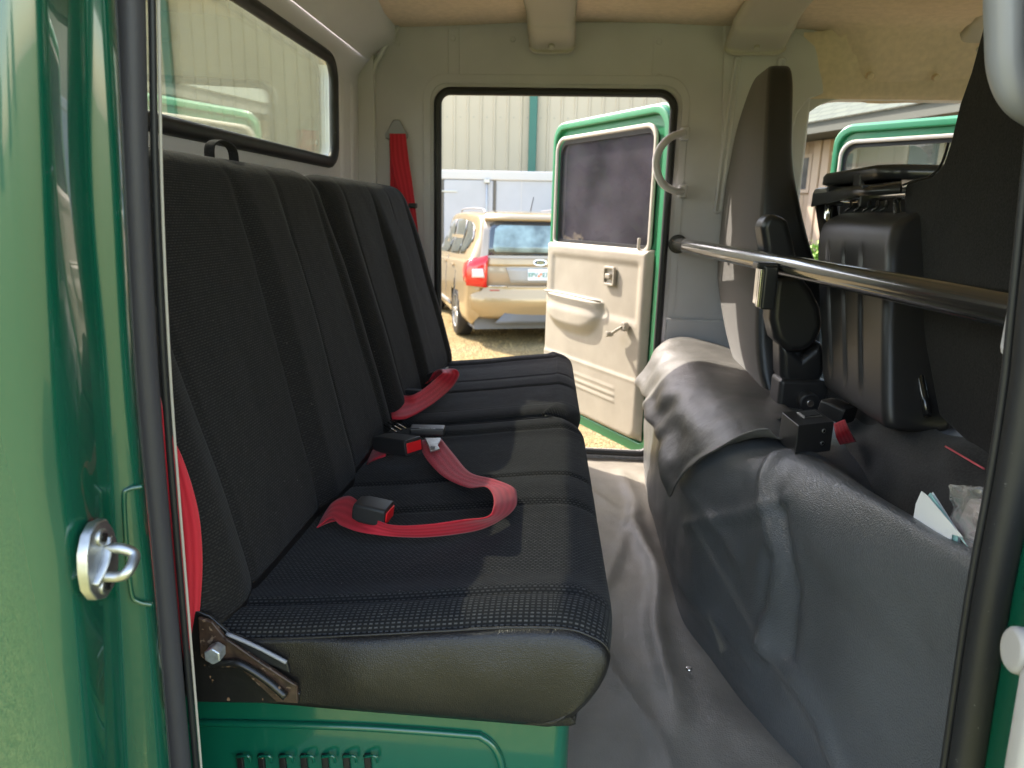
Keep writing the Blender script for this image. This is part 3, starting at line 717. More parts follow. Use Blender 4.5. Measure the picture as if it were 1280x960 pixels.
bk2 = buckle(Z(445, 634, 1.226), Z(486, 643, 1.220), .038, .027, 'black belt buckle with red button nearest the camera, inside the belt loop')
ribbon('buckle_strap', [(Z(456, 583, 1.16), Z(470, 548, 1.17)), (Z(466, 576, 1.185), Z(474, 550, 1.195)), (Z(482, 570, 1.197), Z(484, 549, 1.203))], M['belt'], bk)
ribbon('buckle_strap', [(Z(396, 660, 1.17), Z(404, 645, 1.18)), (Z(415, 652, 1.19), Z(420, 640, 1.195)), (Z(440, 650, 1.20), Z(445, 630, 1.205))], M['belt'], bk2)
# steel wires of the crease
for (a, b) in (((482, 526), (502, 538)), ((486, 524), (508, 536)), ((480, 531), (496, 540))):
    tube('crease_wire', [Z(a[0], a[1], 1.20), Z(b[0], b[1], 1.195)], .0017, M['chrome'], b1, 8, 2)
# far belt
fb_ = thing('seat_belt', 'red lap belt folded over itself on the far bench section', 'seat belt', 'red seat belts')
pr = [((490, 524, 1.19), (485, 496, 1.21)), ((508, 523, 1.19), (498, 494, 1.215)), ((530, 512, 1.195), (515, 494, 1.22)), ((550, 498, 1.20), (532, 484, 1.23)), ((566, 483, 1.21), (545, 473, 1.24)), ((574, 469, 1.235), (553, 466, 1.25)), ((570, 462, 1.25), (549, 462, 1.25)), ((558, 462, 1.245), (542, 466, 1.235)), ((550, 470, 1.22), (535, 478, 1.21))]
ribbon('webbing', [(Z(*a), Z(*b)) for a, b in pr], M['belt'], fb_, 7)
bar3('tongue_grip', Z(507, 489, 1.215), Z(534, 491, 1.215), .022, .011, M['bplastic2'], fb_, .003)
bk3 = buckle(Z(532, 472, 1.205), Z(560, 464, 1.225), .036, .02, 'black belt buckle farthest away, under the folded far belt', redend=False)
ribbon('buckle_strap', [(Z(524, 482, 1.185), Z(528, 472, 1.185)), (Z(534, 479, 1.20), Z(538, 470, 1.20))], M['belt'], bk3)
# belt at the near end behind the seal
nb = thing('seat_belt', 'wide red belt hanging in the doorway edge beside the near backrest', 'seat belt', 'red seat belts')
ribbon('webbing', [(P(195, 480, Y=.645), P(196, 480, Y=.655)), (P(200, 530, Y=.645), P(209, 530, Y=.652)), (P(204, 580, Y=.645), P(231, 580, Y=.652)), (P(210, 640, Y=.645), P(248, 640, Y=.652)), (P(216, 700, Y=.645), P(253, 700, Y=.653)), (P(222, 760, Y=.648), P(250, 760, Y=.656)), (P(228, 815, Y=.65), P(243, 815, Y=.658)), (P(233, 850, Y=.652), P(236, 850, Y=.66))], M['belt'], nb, 6)

# ================================================================== FLOOR VINYL AND HUMP
def floor_h(x, y):
    h = .006*noise.noise(Vector((x*7, y*4, 0)))+.004*abs(noise.noise(Vector((x*5+y*2, y*3-x*4, 8))))+.0018*noise.noise(Vector((x*22, y*13, 3)))
    # soft folds running to the snap fasteners
    h += .012*math.exp(-((x-.205-.012*math.sin(y*5)-.01*math.sin(y*13))/.020)**2)*smooth(.9, 1.2, y)*smooth(2.35, 2.0, y)
    h += .006*math.exp(-(((x-.10)-(y-1.5)*.25)/.018)**2)*smooth(1.2, 1.4, y)*smooth(2.2, 1.9, y)
    h += .006*math.exp(-(((x-.16)+(y-1.0)*.30+.01*math.sin(y*17))/.014)**2)*smooth(.8, .95, y)*smooth(1.45, 1.2, y)+.005*math.exp(-(((x-.06)+(y-2.1)*.5)/.016)**2)*smooth(1.85, 2.0, y)
    h -= .006*math.exp(-((x-.205)**2+(y-1.88)**2)/.0012)
    return h
fc = thing('floor_cover', 'worn grey vinyl sheet covering the cab floor between bench and riser', 'floor cover')
rows = []
for i in range(121):
    y = .60+1.80*i/120; rows.append([Vector((x, y, .801+floor_h(x, y)-(.0 if y < 2.39 else .0))) for x in [-.02+.56*k/60 for k in range(61)]])
o = gridm('sheet', rows, M['vinylf'], fc); solid(o, .003, -1)
for (px, py) in ((793, 643), (861, 838)):
    c = P(px, py, Z=.806); cyl('snap_fastener', c, c+Vector((0, 0, .006)), .0065, M['chrome'], fc, 20, .0025)
# braided edge at the far sill
tube('edge_cord', [Vector((x, 2.37, .812+.003*(k % 2))) for k, x in enumerate([-.1+.012*j for j in range(36)])], .0065, M['greyrod'], fc, 8, 2)

# hump: stations along Y with a profile across
RZ = [  # y, profile (x, z)
    (.56, [(.47, .80), (.475, .90), (.47, 1.02), (.46, 1.14), (.45, 1.23), (.45, 1.28), (.47, 1.305), (.51, 1.27), (.60, 1.16)]),
    (.70, [(.455, .80), (.455, .90), (.45, 1.00), (.44, 1.12), (.425, 1.21), (.418, 1.268), (.432, 1.290), (.475, 1.255), (.58, 1.12)]),
    (.90, [(.41, .80), (.405, .86), (.405, .96), (.40, 1.08), (.395, 1.18), (.405, 1.235), (.423, 1.259), (.468, 1.228), (.58, 1.10)]),
    (1.07, [(.345, .80), (.345, .85), (.355, .95), (.365, 1.06), (.372, 1.155), (.390, 1.208), (.42, 1.236), (.465, 1.215), (.58, 1.10)]),
    (1.22, [(.300, .80), (.300, .85), (.315, .94), (.330, 1.04), (.345, 1.13), (.368, 1.185), (.405, 1.214), (.46, 1.205), (.58, 1.14)]),
    (1.36, [(.262, .80), (.262, .86), (.272, .95), (.290, 1.04), (.312, 1.12), (.340, 1.175), (.390, 1.200), (.46, 1.195), (.58, 1.17)]),
    (1.55, [(.258, .80), (.250, .88), (.252, .97), (.262, 1.06), (.278, 1.13), (.305, 1.18), (.37, 1.205), (.46, 1.205), (.60, 1.19)]),
    (1.78, [(.256, .80), (.240, .88), (.238, .97), (.242, 1.06), (.250, 1.13), (.272, 1.19), (.34, 1.222), (.45, 1.215), (.60, 1.19)]),
    (2.00, [(.258, .80), (.244, .88), (.240, .97), (.242, 1.06), (.248, 1.14), (.268, 1.20), (.33, 1.235), (.45, 1.225), (.60, 1.19)]),
    (2.20, [(.262, .80), (.250, .88), (.246, .97), (.248, 1.06), (.254, 1.15), (.270, 1.215), (.33, 1.248), (.45, 1.235), (.60, 1.19)]),
    (2.34, [(.300, .80), (.290, .88), (.286, .97), (.288, 1.06), (.292, 1.15), (.305, 1.205), (.35, 1.235), (.45, 1.225), (.60, 1.19)]),
]
NU = 8
flat_st = [tuple([y]+[c_ for p in pr_ for c_ in p]) for y, pr_ in RZ]
st_d = cr(flat_st, 14)
HR = []
for s in st_d:
    pr_ = [(s[1+2*k], s[2+2*k]) for k in range(9)]
    HR.append([(x, s[0], z) for x, z in cr(pr_, NU)])
def crease(y, z, pts, w, a):
    """signed fold along a polyline in (y, z)"""
    best = 9; 
    for (p, q_) in zip(pts, pts[1:]):
        px_, pz = q_[0]-p[0], q_[1]-p[1]; t = max(0, min(1, ((y-p[0])*px_+(z-p[1])*pz)/(px_*px_+pz*pz)))
        d_ = math.hypot(y-p[0]-t*px_, z-p[1]-t*pz); best = min(best, d_)
    return a*math.exp(-(best/w)**2)
cre = []
def PX(px, py, x): p = P(px, py, X=x); return (p.y, p.z)
cre.append(([PX(978, 575, .39), PX(975, 640, .37), PX(972, 700, .355), PX(945, 770, .33), PX(928, 805, .31)], .014, .016))
cre.append(([PX(928, 805, .31), PX(945, 850, .31), PX(985, 905, .34), PX(1010, 960, .36)], .010, .012))
cre.append(([PX(880, 660, .30), PX(925, 640, .32), PX(975, 625, .355)], .010, .008))
cre.append(([PX(955, 700, .34), PX(930, 760, .31)], .02, -.015))
cre.append(([PX(990, 640, .38), PX(985, 740, .36), PX(955, 810, .33)], .022, -.014))
cre.append(([PX(830, 690, .24), PX(865, 780, .25), PX(900, 830, .28)], .012, .007))
cre.append(([PX(835, 590, .24), PX(860, 640, .25), PX(880, 700, .26)], .012, .006))
cre.append(([PX(1010, 600, .40), PX(1040, 700, .39), PX(1100, 780, .40)], .03, .004))
def hump_pt(p, extra=0.0):
    x, y, z = p
    d_ = 0
    for pts_, w_, a_ in cre: d_ += crease(y, z, pts_, w_, a_)
    d_ += .011*noise.noise(Vector((y*4.5, z*6, 2)))+.005*abs(noise.noise(Vector((y*7+z*5, z*6-y*3, 12))))+.0025*noise.noise(Vector((y*16, z*18, 5)))
    d_ *= smooth(.80, .84, z)
    top = smooth(1.15, 1.22, z)
    return Vector((x-(d_+extra)*(1-.6*top), y, z+(d_+extra)*.8*top))
hp_ = thing('riser_cover', 'dark grey leathery vinyl draped over the hump under the front seats', 'vinyl cover')
o = gridm('drape', [[hump_pt(p) for p in r] for r in HR], M['vinyl'], hp_); solid(o, .003, 1)


# loose flap of vinyl folded over the far part
def hump_at(y, s):
    """point on hump at depth y and profile parameter s 0..8"""
    i = 0
    for k in range(len(HR)-1):
        if HR[k][0][1] <= y <= HR[k+1][0][1]: i = k
    t = (y-HR[i][0][1])/max(1e-6, HR[i+1][0][1]-HR[i][0][1]); t = min(1, max(0, t))
    j = min(int(s*NU), len(HR[0])-2); f = s*NU-j
    a = Vector(HR[i][j]).lerp(Vector(HR[i][j+1]), f); b = Vector(HR[i+1][j]).lerp(Vector(HR[i+1][j+1]), f)
    return a.lerp(b, t)
def proj_px(p):
    v = CM.transposed() @ (Vector(p)-Vector((0, 0, CZ))); return 640+890*v.x/-v.z, 480-890*v.y/-v.z
# lower hem profile of the flap against depth: s value of its edge
hem = [(1.30, 6.3), (1.36, 5.2), (1.42, 4.3), (1.47, 3.3), (1.50, 2.55), (1.56, 2.9), (1.66, 3.25), (1.80, 3.5), (1.95, 3.55), (2.1, 3.6), (2.2, 3.65), (2.34, 3.7)]
rows = []
for k in range(90):
    y = 1.31+(2.338-1.31)*k/89; s0 = interp(hem, y); r = []
    smax = 6.9 if y < 1.5 else 7.3
    for m_ in range(41):
        s = s0+(smax-s0)*m_/40; p = hump_at(y, s)
        lift = .010 + .018*math.exp(-(m_/40/.12)**2)*(1+.5*math.sin(y*21)) + .022*math.exp(-((y-1.33)/.05)**2)*(1-m_/40)
        wr = .005*noise.noise(Vector((y*11, s*1.2, 0)))+.005*math.sin((y*3+s*.35)*9)*smooth(6, 3, s)*.6
        if s < 5.2: wr += .004*math.sin(y*55+s*2.0)*smooth(5.4, 4.2, s)*smooth(1.5, 1.7, y)
        r.append(hump_pt(tuple(p), lift+wr))
    rows.append(r)
fl = gridm('vinyl_flap', rows, M['vinylflap']); solid(fl, .004, 0); subd(fl, 1)
tag(fl, 'loose piece of worn grey vinyl with ragged hem over the far hump', 'vinyl sheet'); rebase(fl)

# ================================================================== FRONT SEATS
ds = thing('driver_seat', 'tall grey-brown backed seat beside the far door pillar', 'seat', 'front seats')
# backrest as rings going up: (z, x_rear, y_near, y_far, thickness)
rg = [(1.16, .50, 1.70, 2.05, .14), (1.24, .468, 1.74, 2.10, .16), (1.33, .455, 1.77, 2.20, .17), (1.45, .452, 1.80, 2.33, .165), (1.58, .452, 1.83, 2.35, .12), (1.70, .455, 1.86, 2.35, .085), (1.78, .458, 1.89, 2.33, .072), (1.88, .462, 1.93, 2.29, .068), (1.96, .468, 1.97, 2.22, .065), (2.0, .475, 2.00, 2.17, .055), (2.01, .487, 2.03, 2.13, .035)]
rows = []; 
for q in cr(rg, 4):
    z, x, ya, yb_, th = q
    lp_ = rrect(ya, yb_, 0, th, [.022, .022, .03, .03][0], 4) if th > .07 else rrect(ya, yb_, 0, th, th*.3, 4)
    rows.append([Vector((x+b+(.0), a, z)) for a, b in lp_])
gridm('backrest', rows, [M['browncloth'], M['smooth_leather']], ds, closed=True, caps=True, mi=lambda i, k: (0 if (k <= 3 or k >= 19) and False else (0 if 1 == 1 and rows[max(i,0)][k].x < rows[max(i,0)][0].x+.02 and rows[max(i,0)][k].y > rows[max(i,0)][0].y-.5 else 1)))
for o in ds.children:
    for p in o.data.polygons:
        n_ = p.normal; p.material_index = 0 if (n_.x < -.6) else 1
# cushion of the driver's seat and its fabric skirt
box('cushion', (.50, 1.72, 1.13), (.95, 2.30, 1.24), M['plain'], ds, .04, 4)
# recliner cover: tall narrow leather piece with a bulb
def prism_px(name, pxs, y, th, mt, parent, bev=.01, X=None):
    vs_ = [P(px, py, Y=y) for px, py in pxs]; o = mesh(name, vs_, [tuple(range(len(vs_)))], mt, parent)
    if o.data.polygons[0].normal.y > 0: o.data.flip_normals()
    solid(o, th, -1); bevel(o, bev, 5); return o
prism_px('armrest', [(952, 285), (955, 273), (965, 268), (978, 269), (986, 277), (992, 300), (1002, 345), (985, 347), (966, 346), (957, 320)], 1.62, .075, M['smooth_leather'], ds, .016)
prism_px('hinge_cover', [(968, 345), (1002, 344), (1016, 362), (1027, 385), (1030, 408), (1022, 430), (1003, 443), (985, 440), (969, 425), (963, 400), (965, 370)], 1.615, .085, M['smooth_leather'], ds, .020)
prism_px('seat_side', [(975, 425), (1003, 446), (1029, 425), (1034, 452), (1030, 475), (1010, 487), (985, 487), (976, 470)], 1.63, .08, M['smooth_leather'], ds, .018)
c = P(1010, 502, Y=1.60); cyl('pivot_bolt', c+Vector((0, .02, 0)), c+Vector((0, -.015, 0)), .022, M['bplastic'], ds, 24, .004)
cyl('pivot_cap', c+Vector((0, -.015, 0)), c+Vector((0, -.019, 0)), .008, M['chrome'], ds, 16, .001)
box('pivot_housing', (c.x-.06, 1.62, c.z-.04), (c.x+.05, 1.70, c.z+.045), M['bplastic'], ds, .012)

# middle seat: folded, black plastic shell with grooves
ms = thing('folded_seat', 'folded middle seat with black plastic back shell, grooves and chrome tube', 'seat', 'front seats')
fl4 = [(.555, 1.705), (.555, 1.36)]  # rear face corners
def shell_pt(u, v):
    # u 0..1 far->near on rear face, v 0 bottom..1 top
    y = 1.70+(1.335-1.70)*u; y += (1-v)*(-.075-.02*u)
    z = 1.285+(1.625-1.285)*v + (1-v)*(-.0)*u
    return y, z
rows = []
for (z, x, ya, yb_, th) in cr([(1.262, .600, 1.27, 1.52, .05), (1.268, .566, 1.25, 1.555, .09), (1.285, .552, 1.242, 1.575, .115), (1.36, .548, 1.262, 1.605, .12), (1.46, .546, 1.29, 1.65, .12), (1.55, .548, 1.315, 1.70, .115), (1.59, .553, 1.33, 1.72, .105), (1.62, .566, 1.34, 1.73, .085), (1.638, .595, 1.35, 1.725, .055), (1.642, .62, 1.36, 1.71, .03)], 5):
    lp_ = rrect(ya, yb_, 0, th, [.018, .018, .01, .01], 6) if False else rrect(ya, yb_, 0, th, min(.018, th*.45), 6)
    row = []
    for (a, b) in lp_:
        dx = 0
        if b < .012:
            uu = (a-ya)/(yb_-ya)
            for g in (.30, .54, .78):
                if False: dx += .007*math.exp(-((uu-g)/.022)**2)*smooth(1.33, 1.345, z)
        row.append(Vector((x+b+dx, a, z)))
    rows.append(row)
# refine the rear face with extra columns so the grooves show
def densify(row, n):
    out = []; L = len(row)
    for k in range(L):
        a, b = row[k], row[(k+1) % L]
        m_ = n if (a-b).length > .12 else 1
        for j in range(m_): out.append(a.lerp(b, j/m_))
    return out
rows2 = []
for r in rows:
    z = r[0].z; xr = min(v.x for v in r); ys = [v.y for v in r]; ya, yb_ = min(ys), max(ys); d2 = densify(r, 1)
    long_k = max(range(len(r)), key=lambda k: (r[k]-r[(k+1) % len(r)]).length if (r[k].x+r[(k+1) % len(r)].x)/2 < xr+.01 else 0)
    out = []
    for k in range(len(r)):
        a, b = r[k], r[(k+1) % len(r)]
        if k == LK if (LK := long_k) is not None else False:
            for j in range(60):
                p = a.lerp(b, j/60); uu = (p.y-ya)/(yb_-ya); g_ = 0
                for g in (.32, .56, .80): g_ += .0075*math.exp(-((uu-g)/.020)**2)
                out.append(p+Vector((g_*smooth(1.31, 1.33, z)*smooth(1.585, 1.55, z), 0, 0)))
        else: out.append(a)
    rows2.append(out)
gridm('back_shell', rows2, M['bplastic'], ms, closed=True, caps=True)
# frame sheet behind the shell, top hood, ribs, chrome tube
prism = [(1018, 240), (1028, 236), (1125, 232), (1135, 240), (1168, 520), (1140, 520), (1116, 262), (1036, 258), (1034, 330), (1024, 300)]
fr_ = [Vector((.66, y, z)) for y, z in ((1.90, 1.675), (1.46, 1.68), (1.36, 1.30), (1.30, 1.26), (1.60, 1.26), (1.87, 1.55))]
o = mesh('frame_panel', fr_, [tuple(range(6))], M['bplastic2'], ms); solid(o, .012, 0); bevel(o, .004, 2)
a, b = P(1018, 240, X=.60), P(1130, 232, X=.60)
hood = [[P(1017, 243, X=.58)+Vector((0, 0, -.03)), P(1017, 243, X=.58), P(1019, 238, X=.60), P(1024, 236, X=.66)], [P(1070, 238, X=.58)+Vector((0, 0, -.012)), P(1070, 238, X=.58), P(1071, 234, X=.60), P(1073, 232, X=.66)], [P(1126, 233, X=.58)+Vector((0, 0, -.012)), P(1126, 233, X=.58), P(1127, 229, X=.60), P(1127, 227, X=.66)]]
o = gridm('hood', hood, M['bplastic2'], ms); solid(o, .006, 0)
o = gridm('side_flange', [[P(1017, 243, X=.585), P(1017, 243, X=.585)+Vector((.05, .0, 0))], [P(1026, 300, X=.585), P(1026, 300, X=.585)+Vector((.05, 0, 0))], [P(1030, 345, X=.60), P(1030, 345, X=.60)+Vector((.04, 0, 0))]], M['bplastic2'], ms); solid(o, .006, 0)
tube('chrome_tube', [P(1034, 290, X=.61), P(1036, 258, X=.61), P(1046, 248, X=.61), P(1070, 247, X=.61), P(1128, 242, X=.61), P(1140, 241, X=.61)], .0115, M['chrome'], ms, 18, 6)
tube('chrome_tube', [P(1121, 250, X=.605), P(1124, 290, X=.605), P(1136, 390, X=.61), P(1160, 520, X=.61)], .007, M['blackchrome'], ms, 12, 4)
for px in (1044, 1088):
    o = obox('hood_rib', P(px, 245, X=.60), Vector((.02, 0, 0)), Vector((0, .004, 0)), Vector((0, 0, .022)), M['bplastic2'], ms, .002)
for px in (1058, 1069, 1080, 1091, 1102):
    tube('shell_tab', [P(px+6, 252, X=.60), P(px+5, 259, X=.585), P(px-1, 264, X=.58)], .003, M['bplastic2'], ms, 8, 3)
for k in range(7):
    c = P(1128+5.2*k, 268+36*k, X=.63); obox('frame_tab', c, Vector((.006, 0, 0)), Vector((0, .008, 0)), Vector((0, 0, .002)), M['bplastic2'], ms, .001)
# tray / cup holder lying on top
tr = thing('console_tray', 'black ribbed tray lying on top of the folded middle seat', 'tray')
rows = []
for (f, zz_) in ((.86, -.004), (1, .0), (1, .018), (.95, .026), (.82, .028), (.80, .020), (.7, .018)):
    lp_ = rrect(-.20*f, .20*f, -.075*f, .075*f, .05*f, 6); c = P(1098, 226, X=.68)
    rows.append([c+Vector((b, a-.01, zz_-.004+.0*a)) for a, b in lp_])
gridm('tray_body', rows, M['bplastic2'], tr, closed=True, caps=True)
obox('tray_latch', P(1074, 226, X=.61), Vector((.006, 0, 0)), Vector((0, .02, 0)), Vector((0, 0, .014)), M['bplastic2'], tr, .003)
# metal link and bottom hinge of folded seat
c = P(1060, 512, X=.60)
box('hinge_foot', (.60, 1.36, 1.20), (.68, 1.50, 1.27), M['bplastic'], ms, .01)
# passenger seat: broad black cloth back
ps = thing('passenger_seat', 'large black cloth seat back at the right edge behind the bar', 'seat', 'front seats')
prof_px = [(1150, 520, .63), (1142, 400, .61), (1133, 300, .60), (1128, 240, .60), (1132, 228, .60), (1150, 222, .60), (1166, 218, .60), (1178, 204, .60), (1186, 180, .60), (1198, 130, .60), (1212, 90, .60), (1228, 30, .60), (1234, 0, .60), (1240, -60, .60), (1262, -110, .60), (1330, -140, .60), (1460, -100, .60), (1500, 60, .60), (1500, 200, .60), (1560, 330, .60), (1560, 560, .60), (1400, 640, .62), (1262, 604, .63), (1230, 585, .63), (1190, 560, .63)]
vs_ = [P(a, b, X=.60)+Vector((x-.60+.0, 0, 0)) for a, b, x in prof_px]
o = mesh('backrest', vs_, [tuple(range(len(vs_)))], M['plain'], ps)
if o.data.polygons[0].normal.x > 0: o.data.flip_normals()
solid(o, .11, -1); bevel(o, .022, 4)
tube('piping', [P(a, b, X=.60)+Vector((-.001, .004, 0)) for a, b in ((1131, 231), (1150, 224), (1168, 218), (1180, 203), (1188, 178))], .0022, M['plain'], ps, 8, 5)
# sagging cushion skirt cloth
rows = []
for i in range(25):
    u = i/24
    A = P(1062+ (1275-1062)*u, 512+(612-512)*u**1.2, X=.60)
    r = []
    for j in range(13):
        v = j/12
        p = A + Vector((.04-.15*v+.04*v*v, -.03*v, .015-.15*v**1.4))
        p += Vector((.010*noise.noise(Vector((u*7, v*3, 0))), 0, .016*noise.noise(Vector((u*6, v*4, 9)))))
        r.append(p)
    rows.append(r)
o = gridm('cushion_skirt', rows, mat('worn_black_cloth', (.040, .038, .036), .95, spec=.1, sheen=.1, bump=[('noise', 500, .5, .001)], var=(300, .3)), ps); solid(o, .004, 0); subd(o, 1)
box('cushion', (.63, .74, 1.10), (1.05, 1.30, 1.22), M['plain'], ps, .04, 4)
box('seat_box', (.62, .64, .80), (1.25, 2.34, 1.16), M['bplastic'], cab, .02)
a, b = P(1182, 558, X=.60), P(1230, 586, X=.60)
tube('red_piping', [a, a.lerp(b, .5)+Vector((-.002, 0, .001)), b], .0016, mat('faded_red_cord', (.6, .1, .12), .6), ps, 8, 4)

# black control box on the hump
cb = thing('control_box', 'small black metal box with a label plate and two screw holes on the hump', 'box')
p1, p2, p3 = P(998, 532, Z=1.272), P(1043, 527, Z=1.272), P(977, 515, Z=1.272)
h_ = .056; e1 = p2-p1; e2 = p3-p1
o = obox('case', p1+e1/2+e2/2-Vector((0, 0, h_/2)), e1/2, e2/2, Vector((0, 0, h_/2)), M['bplastic'], cb, .002, 2)
obox('label_plate', p1+e1*.62+e2*.62+Vector((0, 0, .0008)), e1*.26, e2*.22, Vector((0, 0, .0008)), M['zinc'], cb, .0004)
obox('label_face', p1+e1*.62+e2*.62+Vector((0, 0, .0022)), e1*.22, e2*.16, Vector((0, 0, .0006)), M['bplastic2'], cb)
for f in (.72,):
    for zz_ in (-.015, -.038):
        nrm = e1.cross(Vector((0, 0, 1))).normalized(); 
        if nrm.y > 0: nrm = -nrm
        c = p1+e1*f+Vector((0, 0, zz_)); cyl('screw_hole', c, c+nrm*.002, .0042, M['zinc'], cb, 16, .0006); cyl('screw_bore', c+nrm*.0021, c+nrm*.0024, .0026, M['blackpaint'], cb, 12)
# buckle stalk next to it with red webbing
bs = buckle(P(1030, 506, Z=1.245), P(1062, 520, Z=1.235), .05, .035, 'grey-black buckle housing behind the black control box', redend=False)
sb2 = thing('seat_belt', 'short end of red webbing tucked behind the black control box', 'seat belt', 'red seat belts')
ribbon('webbing', [(P(1042, 530, Z=1.235), P(1056, 524, Z=1.24)), (P(1045, 545, Z=1.225), P(1062, 538, Z=1.23)), (P(1050, 556, Z=1.205), P(1070, 552, Z=1.205))], M['belt'], sb2, 5)
# buckle clipped on the cross bar
t = thing('belt_buckle', 'chrome faced black buckle hanging from the cross bar', 'buckle', 'black belt buckles')
c = P(950, 358, X=.372)
obox('housing', c+Vector((.012, 0, 0)), Vector((.014, .0, 0)), Vector((0, .03, 0)), Vector((0, 0, .043)), M['bplastic2'], t, .005)
obox('chrome_face', c+Vector((-.003, .010, 0)), Vector((.003, 0, 0)), Vector((0, .014, 0)), Vector((0, 0, .036)), M['chrome'], t, .002)
obox('press_button', c+Vector((-.004, -.014, -.002)), Vector((.003, 0, 0)), Vector((0, .007, 0)), Vector((0, 0, .038)), M['chrome'], t, .002)
obox('clip', c+Vector((.006, 0, .042)), Vector((.02, 0, 0)), Vector((0, .022, 0)), Vector((0, 0, .006)), M['bplastic2'], t, .003)

# papers and wrapped packet between cover and seat
pp = thing('leaflet', 'folded white and pale teal leaflet stuck between hump and seat', 'leaflet')
for (m_, l4, off) in ((M['white'], [(1145, 630), (1152, 614), (1160, 620), (1204, 672), (1190, 668)], .0), (M['teal'], [(1158, 622), (1163, 616), (1210, 684), (1198, 668)], .004), (M['white'], [(1161, 621), (1166, 615), (1214, 690), (1200, 672)], .008), (M['teal'], [(1150, 640), (1163, 628), (1212, 694), (1190, 690)], .012)):
    vs_ = [P(a, b, X=.428+off)+Vector((0, .0, 0)) for a, b in l4]; vs_ += [vs_[-1]+Vector((0, 0, -.05)), vs_[0]+Vector((0, 0, -.05))]
    o = mesh('sheet', vs_, [tuple(range(len(vs_)))], m_, pp); solid(o, .0008, 0)
pk = thing('wrapped_packet', 'pale pink packet in crinkled clear wrap beside the leaflet', 'packet')
pc = [P(a, b, X=.452) for a, b in ((1190, 664), (1210, 622), (1252, 642), (1270, 690), (1240, 725))]
vs_ = pc; o = mesh('packet', vs_, [tuple(range(5))], M['pink'], pk); solid(o, .03, -1 if o.data.polygons[0].normal.x < 0 else 1); bevel(o, .004, 3)
for k in range(7):
    a = P(1205+3.2*k, 672-6.2*k, X=.4495); b = P(1219+3.2*k+(k % 3)*1.5, 679-6.2*k, X=.4495) if False else P(1222+3.0*k-(k % 3)*2, 666-6.0*k+14, X=.4495)
    tube('printed_line', [a.lerp(b, .1*j) for j in range(11)], .00035, M['ink'], pk, 5, 1)
rows = []
for i in range(22):
    u = i/21; r = []
    for j in range(22):
        v = j/21
        p = P(1190+70*u, 606+30*u+(98)*v, X=.441)
        k_ = noise.noise(Vector((u*5, v*5, 0)))*.007+noise.noise(Vector((u*14, v*11, 3)))*.003 + .0
        if v < .18: k_ -= .02*(1-v/.18)*math.sin(u*20)*.5
        r.append(p+Vector((k_-.002, 0, .010*math.sin(u*PI)*(1-v)+.008*noise.noise(Vector((u*9, 0, 1)))*(1-v))))
    rows.append(r)
o = gridm('wrapper', rows, M['wrap'], pk); solid(o, .0004, 0)

